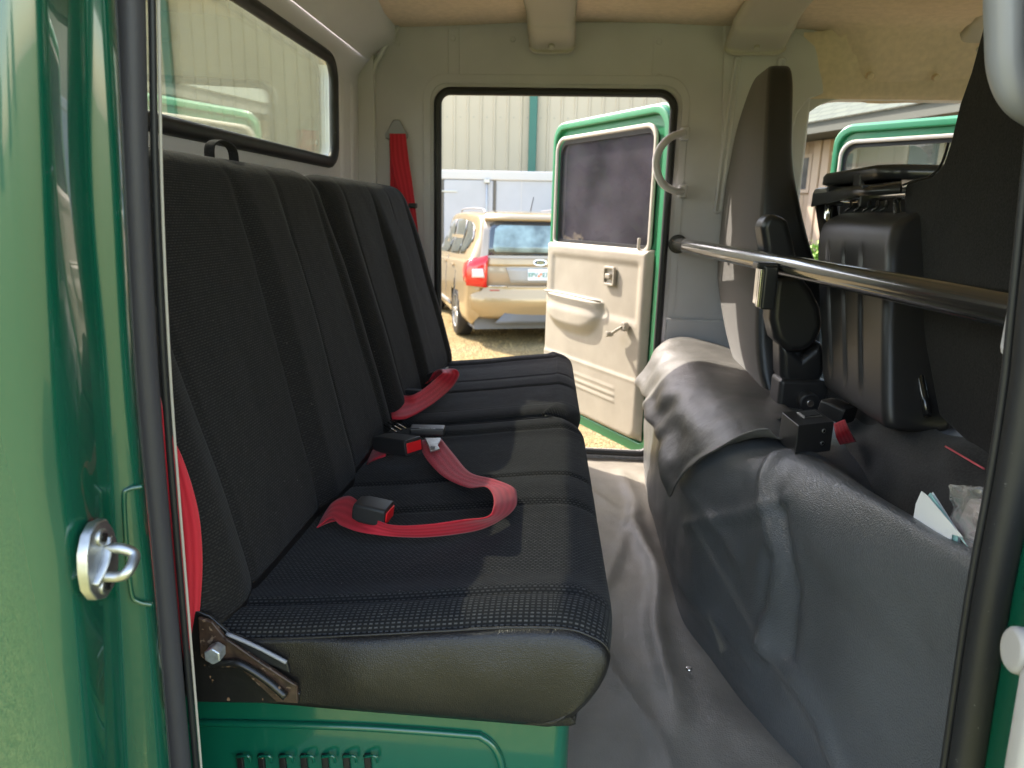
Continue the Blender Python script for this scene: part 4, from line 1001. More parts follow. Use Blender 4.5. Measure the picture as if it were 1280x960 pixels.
# ================================================================== DOORS
def door(origin, ang, label, glassm, length=.777, z0=.765, z1=1.995, trim=True, parent=cab, mirror=False):
    """ang: direction of the free edge from the hinge; inner side lies to the left of it when mirror is off"""
    t = bpy.data.objects.new('door', None); C.objects.link(t); t.parent = parent; t['label'] = label
    u = Vector((math.cos(ang), math.sin(ang), 0)); n = Vector((-math.sin(ang), math.cos(ang), 0))
    if mirror: n = -n
    O = Vector((origin[0], origin[1], 0))
    f = lambda s, z, h=0.0: O+u*s+n*h+Vector((0, 0, z))
    W = rrect(.085, length-.045, 1.515, z1-.075, [.03, .02, .05, .045])
    out = rrect(0, length, z0, z1, [.04, .05, .07, .085])
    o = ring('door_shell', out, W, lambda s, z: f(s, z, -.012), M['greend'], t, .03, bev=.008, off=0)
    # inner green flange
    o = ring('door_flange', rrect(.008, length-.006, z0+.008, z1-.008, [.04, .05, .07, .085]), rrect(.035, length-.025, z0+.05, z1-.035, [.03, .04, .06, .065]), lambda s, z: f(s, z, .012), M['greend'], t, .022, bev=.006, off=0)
    o = ring('window_trim', rrect(.068, length-.036, 1.498, z1-.063, [.03, .03, .06, .055]), rrect(.083, length-.048, 1.512, z1-.078, [.03, .02, .05, .045]), lambda s, z: f(s, z, .022), M['bracket'], t, .012, bev=.005, off=0)
    o = ring('window_seal', rrect(.08, length-.046, 1.51, z1-.076, [.03, .02, .05, .045]), rrect(.098, length-.058, 1.524, z1-.092, [.025, .02, .045, .04]), lambda s, z: f(s, z, .006), M['rubber'], t, .008, off=0)
    g = plate('door_window', rrect(.088, length-.05, 1.515, z1-.082, [.02, .02, .045, .04]), lambda s, z: f(s, z, 0.0), glassm, t, .004, off=0)
    if trim:
        # moulded inner panel as a height field
        s0, s1, a0, a1 = .055, length-.012, z0+.055, 1.512
        NS, NZ = 90, 120; rows = []
        for i in range(NZ+1):
            z = a0+(a1-a0)*i/NZ; r = []
            for k in range(NS+1):
                s = s0+(s1-s0)*k/NS
                de = min((s-s0), (s1-s), (z-a0), (a1-z)); cr_ = .05
                # rounded lower corners
                cx = max(s0+cr_-s, s-(s1-cr_), 0); cz = max(a0+cr_-z, 0)
                if cx > 0 and cz > 0: de = max(0, min(de, cr_-math.hypot(cx, cz)))
                h = .030*math.sqrt(1-(1-min(1, de/.02))**2)
                sx, zz2 = s, z
                # recess round the pull area
                lx = smooth(.085, .115, s)*smooth(length-.055, length-.085, s); lz = smooth(1.235, 1.27, z)*smooth(1.475, 1.445, z); h -= .007*lx*lz
                # map pocket bulge on the free-edge side
                bx = (s-.53)/.215; 
                if abs(bx) < 1 and 1.12 < z < 1.305:
                    low = 1.15+.07*abs(bx)**3.5
                    h += .028*smooth(low-.004, low+.05, z)*(1-abs(bx)**6)*smooth(1.306, 1.300, z)
                # grooves at the bottom
                for gz, w_ in ((1.045, .005), (.99, .0035), (.965, .0035), (.94, .0035)):
                    if gz > 1.0 or (s > .20 and s < length-.03): h += (.004 if gz < 1 else .005)*math.exp(-((z-(gz-.0))/w_)**2)
                if z < 1.04: h += .003
                r.append(f(s, z, .012+h))
            rows.append(r)
        pn = gridm('trim_panel', rows, M['door_trim'], t)
        # latch handle
        hx, hz = .275, 1.405
        o = ring('inner_handle', rrect(hx-.036, hx+.036, hz-.036, hz+.036, .012), rrect(hx-.027, hx+.027, hz-.026, hz+.026, .008), lambda s, z: f(s, z, .044), M['door_trim'], t, .012, bev=.003, off=0)
        plate('handle_recess', rrect(hx-.027, hx+.027, hz-.026, hz+.026, .008), lambda s, z: f(s, z, .038), M['bracket'], o, .002, off=0)
        obox('handle_lever', f(hx+.004, hz, .047), u*.016, Vector((0, 0, .009)), n*.006, M['door_trim'], o, .004)
        # window crank
        c0 = f(.145, 1.235, .045); o = cyl('window_crank', c0, c0+n*.022, .017, M['door_trim'], t, 24, .004)
        c1 = c0+n*.020+u*.06*1+Vector((0, 0, -.035)); 
        tube('crank_arm', [c0+n*.018, (c0+c1)/2+n*.014, c1+n*.004], .008, M['door_trim'], o, 12, 4, flat=.7)
        cyl('crank_knob', c1, c1+n*.028, .010, M['door_trim'], o, 20, .003)
        # pocket lip, lock button, armrest line
        tube('pocket_lip', [f(.32, 1.304, .046), f(.36, 1.309, .070), f(.53, 1.313, .076), f(.70, 1.309, .070), f(.742, 1.304, .046)], .0045, M['door_trim'], t, 10, 6)
        cyl('lock_button', f(.125, 1.51, .03), f(.125, 1.55, .03), .0055, M['bracket'], t, 14, .002)
    # outer skin
    return t
DA = math.atan2(.66, -.405)
o1 = P(833, 300, Y=2.475)
d1 = door((.315, 2.485), DA, 'open far rear door with beige trim and green frame', M['dglass'])
# front far door, standing open too
d2 = door((1.62, 2.50), math.atan2(.55, -.52)+.0, 'open far front door seen through the front doorway', M['fglass'], length=.86, trim=True, z1=2.0)
# hinge hardware at far pillar
for z in (1.22, 1.02):
    box('door_hinge', (.297, 2.43, z-.035), (.325, 2.50, z+.035), M['green2'], cab, .004)

# near door: swung towards the camera, only its hinge edge and trim show
nd = bpy.data.objects.new('door', None); C.objects.link(nd); nd.parent = cab; nd['label'] = 'open near door at the lower right edge with grey knob'
c = P(1262, 811, Y=.50); dd = Vector((1, -.12, -.08)).normalized()
kn = cyl('crank_knob', c, c+dd*.06, .0175, M['offwhite'], nd, 32, .005)
o = mesh('trim_panel', [P(1272, 975, Y=.46), P(1292, 860, Y=.46), P(1400, 700, Y=.46), P(1500, 700, Y=.46), P(1500, 1100, Y=.46), P(1254, 1100, Y=.46)], [tuple(range(6))], M['offwhite'], nd); solid(o, .02, 1); bevel(o, .006, 3)

# ================================================================== OUTSIDE
def ground_mat():
    m = mat('dry_grass_ground', (.30, .24, .13), .95, spec=.1); nt = m.node_tree; N = nt.nodes; L = nt.links; b = N['Principled BSDF']
    tc = N.new('ShaderNodeTexCoord')
    n1 = N.new('ShaderNodeTexNoise'); n1.inputs['Scale'].default_value = .6; n1.inputs['Detail'].default_value = 8; L.new(tc.outputs['Object'], n1.inputs['Vector'])
    r1 = N.new('ShaderNodeValToRGB'); e = r1.color_ramp.elements; e[0].position = .35; e[0].color = (.33, .25, .125, 1); e[1].position = .65; e[1].color = (.20, .155, .09, 1)
    x = e.new(.5); x.color = (.29, .215, .10, 1); L.new(n1.outputs['Fac'], r1.inputs['Fac'])
    n2 = N.new('ShaderNodeTexNoise'); n2.inputs['Scale'].default_value = 28; n2.inputs['Detail'].default_value = 8; n2.inputs['Distortion'].default_value = 1.5; L.new(tc.outputs['Object'], n2.inputs['Vector'])
    mr = N.new('ShaderNodeMapRange'); mr.inputs['From Min'].default_value = .3; mr.inputs['From Max'].default_value = .7; mr.inputs['To Min'].default_value = .5; mr.inputs['To Max'].default_value = 1.5; L.new(n2.outputs['Fac'], mr.inputs['Value'])
    # greener towards the camera's own side
    sp = N.new('ShaderNodeSeparateXYZ'); L.new(tc.outputs['Object'], sp.inputs['Vector'])
    m2 = N.new('ShaderNodeMapRange'); m2.inputs['From Min'].default_value = -1; m2.inputs['From Max'].default_value = 2.2; L.new(sp.outputs['Y'], m2.inputs['Value'])
    mx = N.new('ShaderNodeMix'); mx.data_type = 'RGBA'; mx.inputs['A'].default_value = (.25, .26, .10, 1); L.new(r1.outputs['Color'], mx.inputs['B']); L.new(m2.outputs['Result'], mx.inputs['Factor'])
    v = N.new('ShaderNodeVectorMath'); v.operation = 'SCALE'; L.new(mx.outputs['Result'], v.inputs[0]); L.new(mr.outputs['Result'], v.inputs['Scale']); L.new(v.outputs['Vector'], b.inputs['Base Color'])
    bp = N.new('ShaderNodeBump'); bp.inputs['Strength'].default_value = .9; bp.inputs['Distance'].default_value = .03; L.new(n2.outputs['Fac'], bp.inputs['Height']); L.new(bp.outputs['Normal'], b.inputs['Normal'])
    return m
gm = ground_mat()
rows = []
xs = [-600, -200, -60, -30]+[-20+1.0*k for k in range(41)]+[30, 60, 200, 600]; ys = [-600, -200, -60]+[-30+1.0*k for k in range(61)]+[60, 200, 600]
for y in ys: rows.append([Vector((x, y, .02*noise.noise(Vector((x*.6, y*.6, 0))) if abs(x) < 25 and abs(y) < 31 else 0)) for x in xs])
gr = gridm('ground', rows, gm); gr['kind'] = 'structure'
# straw and grass blades where the ground shows
vs_, fs_ = [], []
for k in range(26000):
    y = 2.9+9.5*random.random()**1.3; x = -4.2+4.9*random.random()
    z = .02*noise.noise(Vector((x*.6, y*.6, 0)))
    a = random.random()*PI*2; l = .03+.06*random.random(); t_ = random.random()*.9+.15; w = .0025+.002*random.random()
    d_ = Vector((math.cos(a), math.sin(a), 0)); s_ = Vector((-d_.y, d_.x, 0))*w
    p = Vector((x, y, z)); q_ = p+d_*l*(1-t_*.5)+Vector((0, 0, l*t_*.6))
    i = len(vs_); vs_ += [p-s_, p+s_, q_]; fs_.append((i, i+1, i+2))
sg = mesh('straw_grass', vs_, fs_, mat('dry_straw', (.50, .36, .15), .9, var=(1.2, .5)))
sg['kind'] = 'stuff'

# ---- warehouse
def ribbed_mat(name, col):
    m = mat(name, col, .5, spec=.3, var=(.8, .05)); return m
wh = thing('warehouse', 'cream ribbed metal warehouse with dark green downpipes behind the trailer', 'building', loc=(0, 0, 0))
YW = 17.0; rows = []
vs_, fs_ = [], []
x = -16.0
prof = []
while x < 14:
    prof += [(x, 0), (x+.02, -.03), (x+.05, -.03), (x+.07, 0), (x+.30, 0)]; x += .305
for (a, b) in prof: vs_ += [(a, YW+b, 0), (a, YW+b, 6.4)]
fs_ = [(2*k, 2*k+1, 2*k+3, 2*k+2) for k in range(len(prof)-1)]
o = mesh('wall', vs_, fs_, ribbed_mat('cream_metal_wall', (.50, .425, .30)), wh)
box('wall_core', (-16, YW+.02, 0), (14, YW+14, 6.38), M['offwhite'], wh)
o = mesh('roof', [(-16.4, YW-.3, 6.4), (14.4, YW-.3, 6.4), (14.4, YW+7, 7.3), (-16.4, YW+7, 7.3), (14.4, YW+14.3, 6.4), (-16.4, YW+14.3, 6.4)], [(0, 1, 2, 3), (3, 2, 4, 5)], mat('grey_metal_roof', (.35, .36, .35), .4), wh); solid(o, .08)
gp = mat('dark_green_trim', (.02, .13, .09), .4)
for xx in (-9.5, -1.05, 7.4):
    box('downpipe', (xx-.09, YW-.16, 0), (xx+.09, YW-.032, 6.35), gp, wh, .015)
for zz_ in (3.9, 1.5, 5.6):
    for k in range(60):
        xx = -15.7+.4575*k if False else -15.85+.305*k*1
        if xx > -.2 and zz_ > 5: continue
    pass
sc_v, sc_f = [], []
for zz_ in (1.2, 2.5, 3.75, 5.0):
    for k in range(95):
        cx = -15.83+.305*k
        i = len(sc_v); sc_v += [(cx-.012, YW-.008, zz_-.012), (cx+.012, YW-.008, zz_-.012), (cx+.012, YW-.008, zz_+.012), (cx-.012, YW-.008, zz_+.012)]; sc_f.append((i, i+1, i+2, i+3))
o = mesh('wall_screws', sc_v, sc_f, mat('screw_heads', (.32, .3, .24), .5), wh); solid(o, .01, 0)

# ---- white box trailer
bt = thing('box_trailer', 'white box trailer with small side door parked along the warehouse', 'trailer')
wt = mat('white_trailer_skin', (.42, .43, .45), .4, spec=.4, var=(2.5, .05)); wt2 = mat('trailer_rail', (.52, .51, .49), .4); dk = mat('dark_gasket', (.12, .11, .09), .7)
YT = 13.0
box('body', (-2.56, YT, .75), (1.9, YT+2.4, 2.30), wt, bt, .02)
box('top_rail', (-2.58, YT-.03, 2.20), (1.92, YT+2.43, 2.36), wt2, bt, .02)
box('corner_post', (-2.58, YT-.02, .72), (-2.45, YT+.1, 2.2), wt2, bt, .01)
dx0, dx1 = P(552, 250, Y=YT).x, P(620, 250, Y=YT).x; dz1 = P(600, 222, Y=YT).z
o = ring('door_gasket', rrect(dx0, dx1, .9, dz1, .03), rrect(dx0+.045, dx1-.05, .95, dz1-.045, .03), lambda x, z: Vector((x, YT-.006, z)), dk, bt, .02, off=0)
sd = plate('door', rrect(dx0+.05, dx1-.055, .955, dz1-.05, .03), lambda x, z: Vector((x, YT-.02, z)), wt, bt, .03, .005, off=0)
cx = dx1-.16; tube('lock_rod', [(cx, YT-.07, .95), (cx, YT-.07, dz1-.02)], .014, M['zinc'], sd, 10, 2)
for z in (dz1-.06, 1.3): box('rod_bracket', (cx-.05, YT-.09, z-.03), (cx+.05, YT-.03, z+.03), M['zinc'], sd, .005)
box('door_hinge', (dx0-.06, YT-.05, 1.98), (dx0+.28, YT-.033, 2.01), M['zinc'], sd, .004)
for k in range(5):
    xx = dx1+.45+.6*k; box('panel_joint', (xx-.006, YT-.006, .8), (xx+.006, YT+.002, 2.2), wt2, bt)
for xx in (.2, 1.0):
    tube('wheel', [(xx, YT+.05, .36), (xx, YT+.27, .36)], .36, M['rubber'], bt, 32, 1, sm=False)

# ---- parked car (wagon), local frame: +x right, +y forward, origin rear-axle centre on the ground
fw_ = Vector((-.31, .951, 0)).normalized(); rt_ = Vector((fw_.y, -fw_.x, 0))
wl = P(578, 418, Z=0.0); org = wl+rt_*.80
car = thing('parked_car', 'champagne gold wagon parked on dry grass with its tailgate towards the cab', 'car', loc=org)
car.rotation_euler = (0, 0, math.atan2(fw_.y, fw_.x)-PI/2)
paint = mat('champagne_paint', (.36, .255, .13), .3, metal=.25, spec=.5, coat=1, coatr=.05)
paint2 = mat('champagne_shaded', (.36, .29, .215), .3, metal=.25, coat=1, coatr=.05)  # greyer copy of the body paint, the tailgate's shade put into its colour
dglass = mat('dark_car_glass', (.03, .04, .045), .06, spec=.8, coat=1)
cgrey = mat('grey_bumper_trim', (.14, .14, .14), .6)
# body: stations along y from the tail to the nose; per station a half-section (x, z)
def sec(w, zb, zbelt, zr, wr, zs=None):
    """half section from sill to roof centre"""
    return [(w*.90, zb), (w*.97, zb+.08), (w, zb+.28), (w*.995, zbelt-.16), (w*.975, zbelt-.04), (w*.955, zbelt), (wr+(w*.955-wr)*.45, (zbelt+zr)/2), (wr+.05, zr-.10), (wr*.97+.02, zr-.035), (wr*.7, zr-.008), (wr*.35, zr), (0, zr+.003)]
stn = [(-.93, sec(.74, .45, .82, .90, .60)), (-.90, sec(.84, .36, .98, 1.14, .66)), (-.84, sec(.885, .30, 1.04, 1.35, .66)), (-.74, sec(.90, .26, 1.06, 1.56, .655)), (-.60, sec(.905, .25, 1.06, 1.63, .66)), (-.3, sec(.91, .24, 1.05, 1.655, .67)), (.3, sec(.91, .22, 1.03, 1.67, .68)), (.9, sec(.91, .22, 1.01, 1.665, .68)), (1.5, sec(.91, .22, .99, 1.63, .67)), (1.9, sec(.905, .22, .98, 1.52, .65)), (2.3, sec(.90, .22, .97, 1.28, .63)), (2.6, sec(.90, .23, .95, 1.05, .62)), (3.1, sec(.87, .25, .88, .94, .6)), (3.45, sec(.80, .28, .76, .80, .55)), (3.58, sec(.70, .35, .62, .66, .5))]
flat_ = [tuple([y]+[c_ for p in s_ for c_ in p]) for y, s_ in stn]
dens = cr(flat_, 6); rows = []
for s_ in dens:
    half = [(s_[1+2*k], s_[2+2*k]) for k in range(12)]; half = cr(half, 3)
    def arch(x, y, z):
        for yc in (0.0, 2.70):
            d_ = math.hypot(y-yc, z-.34)
            if d_ < .40 and x > .6: return z if z > .6 else z, True
        return z, False
    r = []
    for (x, z) in half: r.append(Vector((-x, s_[0], z)))
    for (x, z) in reversed(half[:-1]): r.append(Vector((x, s_[0], z)))
    rows.append(r)
bd = gridm('body', rows, paint, car, caps=True)
# cut wheel arches
me = bd.data; bmx = bmesh.new(); bmx.from_mesh(me)
kill = [f for f in bmx.faces if any(math.hypot(f.calc_center_median().y-yc, f.calc_center_median().z-.33) < .37 for yc in (0.0, 2.7)) and abs(f.calc_center_median().x) > .6 and len(f.verts) == 4]
bmesh.ops.delete(bmx, geom=kill, context='FACES'); bmx.to_mesh(me); bmx.free()
def bodyx(y, z):
    """half width of the body at y, z"""
    best = None
    for s_ in dens:
        if best is None or abs(s_[0]-y) < abs(best[0]-y): best = s_
    half = cr([(best[1+2*k], best[2+2*k]) for k in range(12)], 4); q = min(half, key=lambda h: abs(h[1]-z)); return q[0]
def side_patch(name, lp_, mt, off=.006, sgn=-1, parent=car):
    """polygon on the flank given as (y, z), subdivided and laid on the body"""
    bm_ = bmesh.new(); v_ = [bm_.verts.new((0, y, z)) for y, z in lp_]; bm_.faces.new(v_)
    bmesh.ops.triangulate(bm_, faces=bm_.faces[:]); bmesh.ops.subdivide_edges(bm_, edges=bm_.edges[:], cuts=3, use_grid_fill=True)
    for v in bm_.verts: v.co.x = sgn*(bodyx(v.co.y, v.co.z)+off)
    me_ = bpy.data.meshes.new(name); bm_.to_mesh(me_); bm_.free(); o = link(name, me_, mt, parent, True); solid(o, .006, 0); return o
for sg_ in (-1, 1):
    side_patch('side_window', [(-.40, 1.12), (-.62, 1.30), (-.52, 1.46), (-.30, 1.52), (-.06, 1.53), (-.04, 1.10)], dglass, .004, sg_)
    side_patch('side_window', [(.02, 1.09), (.0, 1.53), (.35, 1.545), (.80, 1.54), (.82, 1.07)], dglass, .004, sg_)
    side_patch('side_window', [(.90, 1.07), (.88, 1.54), (1.35, 1.51), (1.75, 1.36), (2.12, 1.10), (2.1, 1.04)], dglass, .004, sg_)
    for y in (.86, .10):
        o = side_patch('door_handle', [(y+.02, .92), (y+.02, .96), (y+.2, .96), (y+.2, .92)], paint, .018, sg_)
    for y in (-.02, .85, 1.95):
        side_patch('door_gap', [(y, .40), (y, 1.03), (y+.012, 1.03), (y+.012, .40)], cgrey, .0015, sg_)
    side_patch('side_moulding', [(.45, .36), (.45, .42), (2.25, .42), (2.25, .36)], M['offwhite'], .006, sg_)
# tail: everything laid at the rear face, y from z
def rear_y(z, x=0.0):
    # rear profile from the stations: find smallest y where roof height > z
    tab = [(.45, -.93), (.90, -.93), (1.14, -.90), (1.35, -.84), (1.56, -.74), (1.63, -.60)]
    return interp(tab, z) + .10*abs(x/.9)**3
def rear_patch(name, lp_, mt, off=.01, th=.008, parent=car, sub=3):
    bm_ = bmesh.new(); v_ = [bm_.verts.new((x, 0, z)) for x, z in lp_]; bm_.faces.new(v_)
    bmesh.ops.triangulate(bm_, faces=bm_.faces[:]); bmesh.ops.subdivide_edges(bm_, edges=bm_.edges[:], cuts=sub, use_grid_fill=True)
    for v in bm_.verts: v.co.y = rear_y(v.co.z, v.co.x)-off
    me_ = bpy.data.meshes.new(name); bm_.to_mesh(me_); bm_.free(); o = link(name, me_, mt, parent, True); solid(o, th, 0); return o
# tailgate skin built as a rounded slab so the body end reads well
rows = []
for z, w in ((.36, .70), (.40, .80), (.50, .84), (.62, .85), (.70, .83), (.74, .80), (.76, .78)):
    rows.append([Vector((w*math.sin(a), -.96-.06*(1 if .45 < z < .66 else .4)+.17*(1-math.cos(a*.9)), z)) for a in [-PI/2+PI*k/24 for k in range(25)]])
bp_ = gridm('bumper', rows, paint, car); solid(bp_, .03, 0)
rear_patch('bumper_insert', [(-.55, .30), (-.42, .44), (.42, .44), (.55, .30)], cgrey, .06, .02)
tgm = rear_patch('tailgate', [(-.70, .74), (-.74, 1.06), (-.655, 1.55), (.655, 1.55), (.74, 1.06), (.70, .74)], paint2, .03, .03)
rear_patch('rear_window', [(-.64, 1.13), (-.60, 1.50), (-.52, 1.535), (.52, 1.535), (.60, 1.50), (.64, 1.13)], dglass, .05, .01)
rear_patch('rear_window_glass', [(-.55, 1.17), (-.58, 1.22), (-.54, 1.45), (-.48, 1.49), (.48, 1.49), (.54, 1.45), (.58, 1.22), (.55, 1.17)], mat('milky_car_glass', (.22, .30, .30), .12, spec=.8, var=(5, .5)), .058, .006)
rear_patch('tailgate_band', [(-.72, 1.0), (-.715, 1.10), (.715, 1.10), (.72, 1.0)], paint, .055, .02)
rear_patch('plate_recess', [(-.36, .80), (-.42, .985), (.42, .985), (.36, .80)], M['offwhite'], .052, .006)
rear_patch('chrome_strip', [(-.66, .745), (-.66, .76), (-.40, .76), (-.40, .745)], M['chrome'], .055, .004)
rear_patch('spoiler', [(-.66, 1.545), (-.64, 1.605), (.64, 1.605), (.66, 1.545)], paint, .07, .06)
rear_patch('brake_lamp', [(-.17, 1.575), (-.17, 1.60), (.17, 1.60), (.17, 1.575)], mat('red_lamp', (.65, .01, .01), .3), .105, .01)
redl = mat('tail_lamp_red', (.62, .008, .006), .15, coat=1); clr = mat('tail_lamp_clear', (.7, .62, .6), .2, coat=1)
for s_ in (-1, 1):
    lp_ = [(s_*.66, .74), (s_*.90, .76), (s_*.905, .95), (s_*.86, 1.06), (s_*.64, 1.13)]
    if s_ > 0: lp_.reverse()
    tl = rear_patch('tail_lamp', lp_, redl, .055, .04)
    lp2 = [(s_*.69, .86), (s_*.84, .86), (s_*.84, .96), (s_*.71, .97)]
    if s_ > 0: lp2.reverse()
    rear_patch('reverse_lamp', lp2, clr, .082, .008, tl)
    # wrap of the lamp on the flank
    side_patch('lamp_side', [(-.90, .78), (-.74, .80), (-.68, .95), (-.72, 1.03), (-.88, 1.10)], redl, .012, s_, tl)
    tube('roof_rail', [(s_*.60, -.50, 1.63), (s_*.60, -.35, 1.675), (s_*.61, .4, 1.69), (s_*.61, 1.2, 1.675), (s_*.60, 1.35, 1.63)], .012, M['greyrod'], car, 10, 5)
# badge and number plate
tl_ = Vector((-1, 0, 0))
rear = lambda x, z, off: Vector((x, rear_y(z, x)-off, z))
lp_ = [(.085*math.cos(2*PI*k/28), 1.05+.038*math.sin(2*PI*k/28)) for k in range(28)]
bdg = plate('badge', lp_, lambda x, z: rear(x, z, .075), M['chrome'], car, .006, off=0)
lp_ = [(.072*math.cos(2*PI*k/28), 1.05+.029*math.sin(2*PI*k/28)) for k in range(28)]
plate('badge_field', lp_, lambda x, z: rear(x, z, .080), M['blackpaint'], bdg, .004, off=0)
text('badge_lettering', 'KIA', .055, rear(0, 1.048, .086), (1, 0, 0), (0, 0, 1), M['chrome'], bdg, .002)
npl = plate('number_plate', rrect(-.153, .153, .832, .972, .012), lambda x, z: rear(x, z, .068), M['white'], car, .004, off=0)
gl = mat('plate_green', (.02, .25, .16), .5); og = mat('plate_orange', (.8, .25, .08), .5)
text('plate_lettering', 'EPV', .075, rear(-.088, .896, .074), (1, 0, 0), (0, 0, 1), gl, npl, .001)
text('plate_lettering', 'E35', .075, rear(.088, .896, .074), (1, 0, 0), (0, 0, 1), gl, npl, .001)
for (a, b) in ((-.012, .885), (.014, .91)):
    plate('plate_fruit', [(a+.015*math.cos(2*PI*k/14), b+.015*math.sin(2*PI*k/14)) for k in range(14)], lambda x, z: rear(x, z, .074), og, npl, .002, off=0)
tube('aerial', [(.0, -.45, 1.66), (.01, -.55, 1.84)], .006, M['rubber'], car, 8, 2)
rear_patch('model_badge', [(-.62, .70), (-.62, .715), (-.50, .715), (-.50, .70)], mat('dull_red_badge', (.4, .08, .06), .5), .06, .004)
# wheels
for s_ in (-1, 1):
    for yc in (0.0, 2.70):
        rows = []
        for (r_, x) in ((.20, -.09), (.305, -.105), (.33, -.08), (.335, 0), (.33, .08), (.305, .105), (.20, .09)):
            rows.append([Vector((s_*.80+x, yc+r_*math.cos(2*PI*k/36), .335+r_*math.sin(2*PI*k/36))) for k in range(36)])
        w_ = gridm('wheel', rows, M['rubber'], car, closed=True)
        rows = [[Vector((s_*(.80+dx), yc+r_*math.cos(2*PI*k/36), .335+r_*math.sin(2*PI*k/36))) for k in range(36)] for r_, dx in ((.225, .10), (.215, .105), (.205, .07))]
        rm = gridm('rim', rows, M['zinc'], w_, closed=True)
        plate('hub_back', [(yc+.2*math.cos(2*PI*k/24), .335+.2*math.sin(2*PI*k/24)) for k in range(24)], lambda y, z: Vector((s_*.85, y, z)), cgrey, w_, .01, off=0)
        for k in range(7):
            a = 2*PI*k/7; obox('spoke', (s_*.885, yc+.11*math.cos(a), .335+.11*math.sin(a)), (s_*.012, 0, 0), (0, .10*math.cos(a), .10*math.sin(a)), (0, -.022*math.sin(a), .022*math.cos(a)), M['zinc'], w_, .006)
        cyl('hub_cap', (s_*.86, yc, .335), (s_*.905, yc, .335), .045, M['zinc'], w_, 20, .006)
    # dark wheel wells
box('underbody', (-.78, -.80, .20), (.78, 3.3, .60), cgrey, car)
box('exhaust', (.40, -.95, .22), (.46, -.7, .28), M['zinc'], car, .01)

# ---- office building on the right
ob = thing('office_building', 'beige board-sided building with shingle roof beyond the open front door', 'building')
A = Vector((4.287, 13.41, 0)); B = Vector((5.44, 10.32, 0)); uo = (B-A).normalized(); no_ = Vector((uo.y, -uo.x, 0))   # outward = towards -x
if no_.x > 0: no_ = -no_
A = A - uo*2.0; Lw = 12.0
def ow(s, z, d_=0.0): return A+uo*s+no_*d_+Vector((0, 0, z))
def obx(name, s0, s1, z0, z1, d0, d1, mt, parent, bev=0):
    return obox(name, ow((s0+s1)/2, (z0+z1)/2, (d0+d1)/2), uo*(s1-s0)/2, no_*(d1-d0)/2, Vector((0, 0, (z1-z0)/2)), mt, parent, bev)
sid = mat('beige_siding', (.36, .265, .18), .7, var=(3, .06)); trm = mat('tan_trim', (.42, .32, .23), .6)
bd_ = obx('wall', 0, Lw, 0, 3.05, -6, 0, sid, ob)
k = 0; x = .15
while x < Lw:
    obx('board_batten', x, x+.025, .1, 3.01, 0, .008, mat('board_gap', (.34, .26, .18), .8) if k == 0 else bpy.data.materials['board_gap'], ob); x += .34; k += 1
def on_wall(px, py):
    """photo pixel -> (s, z) on the wall plane"""
    d_ = CM @ Vector(((px-640)/890, (480-py)/890, -1)); o_ = Vector((0, 0, CZ)); t_ = (A-o_).dot(no_)/d_.dot(no_); p = o_+d_*t_
    return (p-A).dot(uo), p.z
for (a, b) in (((984, 200), (1010, 237)), ((1035, 195), (1064, 240)), ((1140, 180), (1172, 222))):
    s0, z1_ = on_wall(*a); s1, z0_ = on_wall(*b); s0, s1 = min(s0, s1), max(s0, s1); z0_, z1_ = min(z0_, z1_), max(z0_, z1_)
    wn = obx('window', s0, s1, z0_, z1_, .0, .03, mat('dull_window', (.10, .095, .09), .12, spec=.8, var=(3, .5)), ob)
    for (q0, q1, r0, r1) in ((s0-.08, s0, z0_-.06, z1_+.06), (s1, s1+.08, z0_-.06, z1_+.06), (s0, s1, z1_, z1_+.06), (s0, s1, z0_-.06, z0_)):
        obx('frame', q0, q1, r0, r1, .0, .05, trm, wn)
for px in (1020, 1031):
    s0, z_ = on_wall(px, 250); obx('trim_board', s0-.09, s0+.09, 0, 3.0, 0, .10, trm, ob, .01)
obx('fascia', -.6, Lw+.5, 3.02, 3.19, .0, .75, mat('shaded_fascia', (.07, .075, .06), .7), ob)  # shade under the eave put into this dark colour
def shingle():
    m = mat('green_grey_shingle', (.40, .43, .33), .9, var=(4, .12)); nt = m.node_tree; N = nt.nodes; L = nt.links
    tc = N.new('ShaderNodeTexCoord'); br_ = N.new('ShaderNodeTexBrick'); br_.inputs['Scale'].default_value = 1; br_.inputs['Brick Width'].default_value = .34; br_.inputs['Row Height'].default_value = .15; br_.inputs['Mortar Size'].default_value = .012
    br_.inputs['Color1'].default_value = (.085, .10, .08, 1); br_.inputs['Color2'].default_value = (.105, .12, .09, 1); br_.inputs['Mortar'].default_value = (.05, .06, .05, 1)
    L.new(tc.outputs['UV'], br_.inputs['Vector']); L.new(br_.outputs['Color'], N['Principled BSDF'].inputs['Base Color']); return m
rv = [ow(-.6, 3.20, .8), ow(Lw+.5, 3.20, .8), ow(Lw+.5, 6.4, -4), ow(-.6, 6.4, -4)]
mesh('roof', rv, [(0, 1, 2, 3)], shingle(), ob, uv=[(0, 0), (13, 0), (13, 5.4), (0, 5.4)]); solid(ob.children[-1], .08)

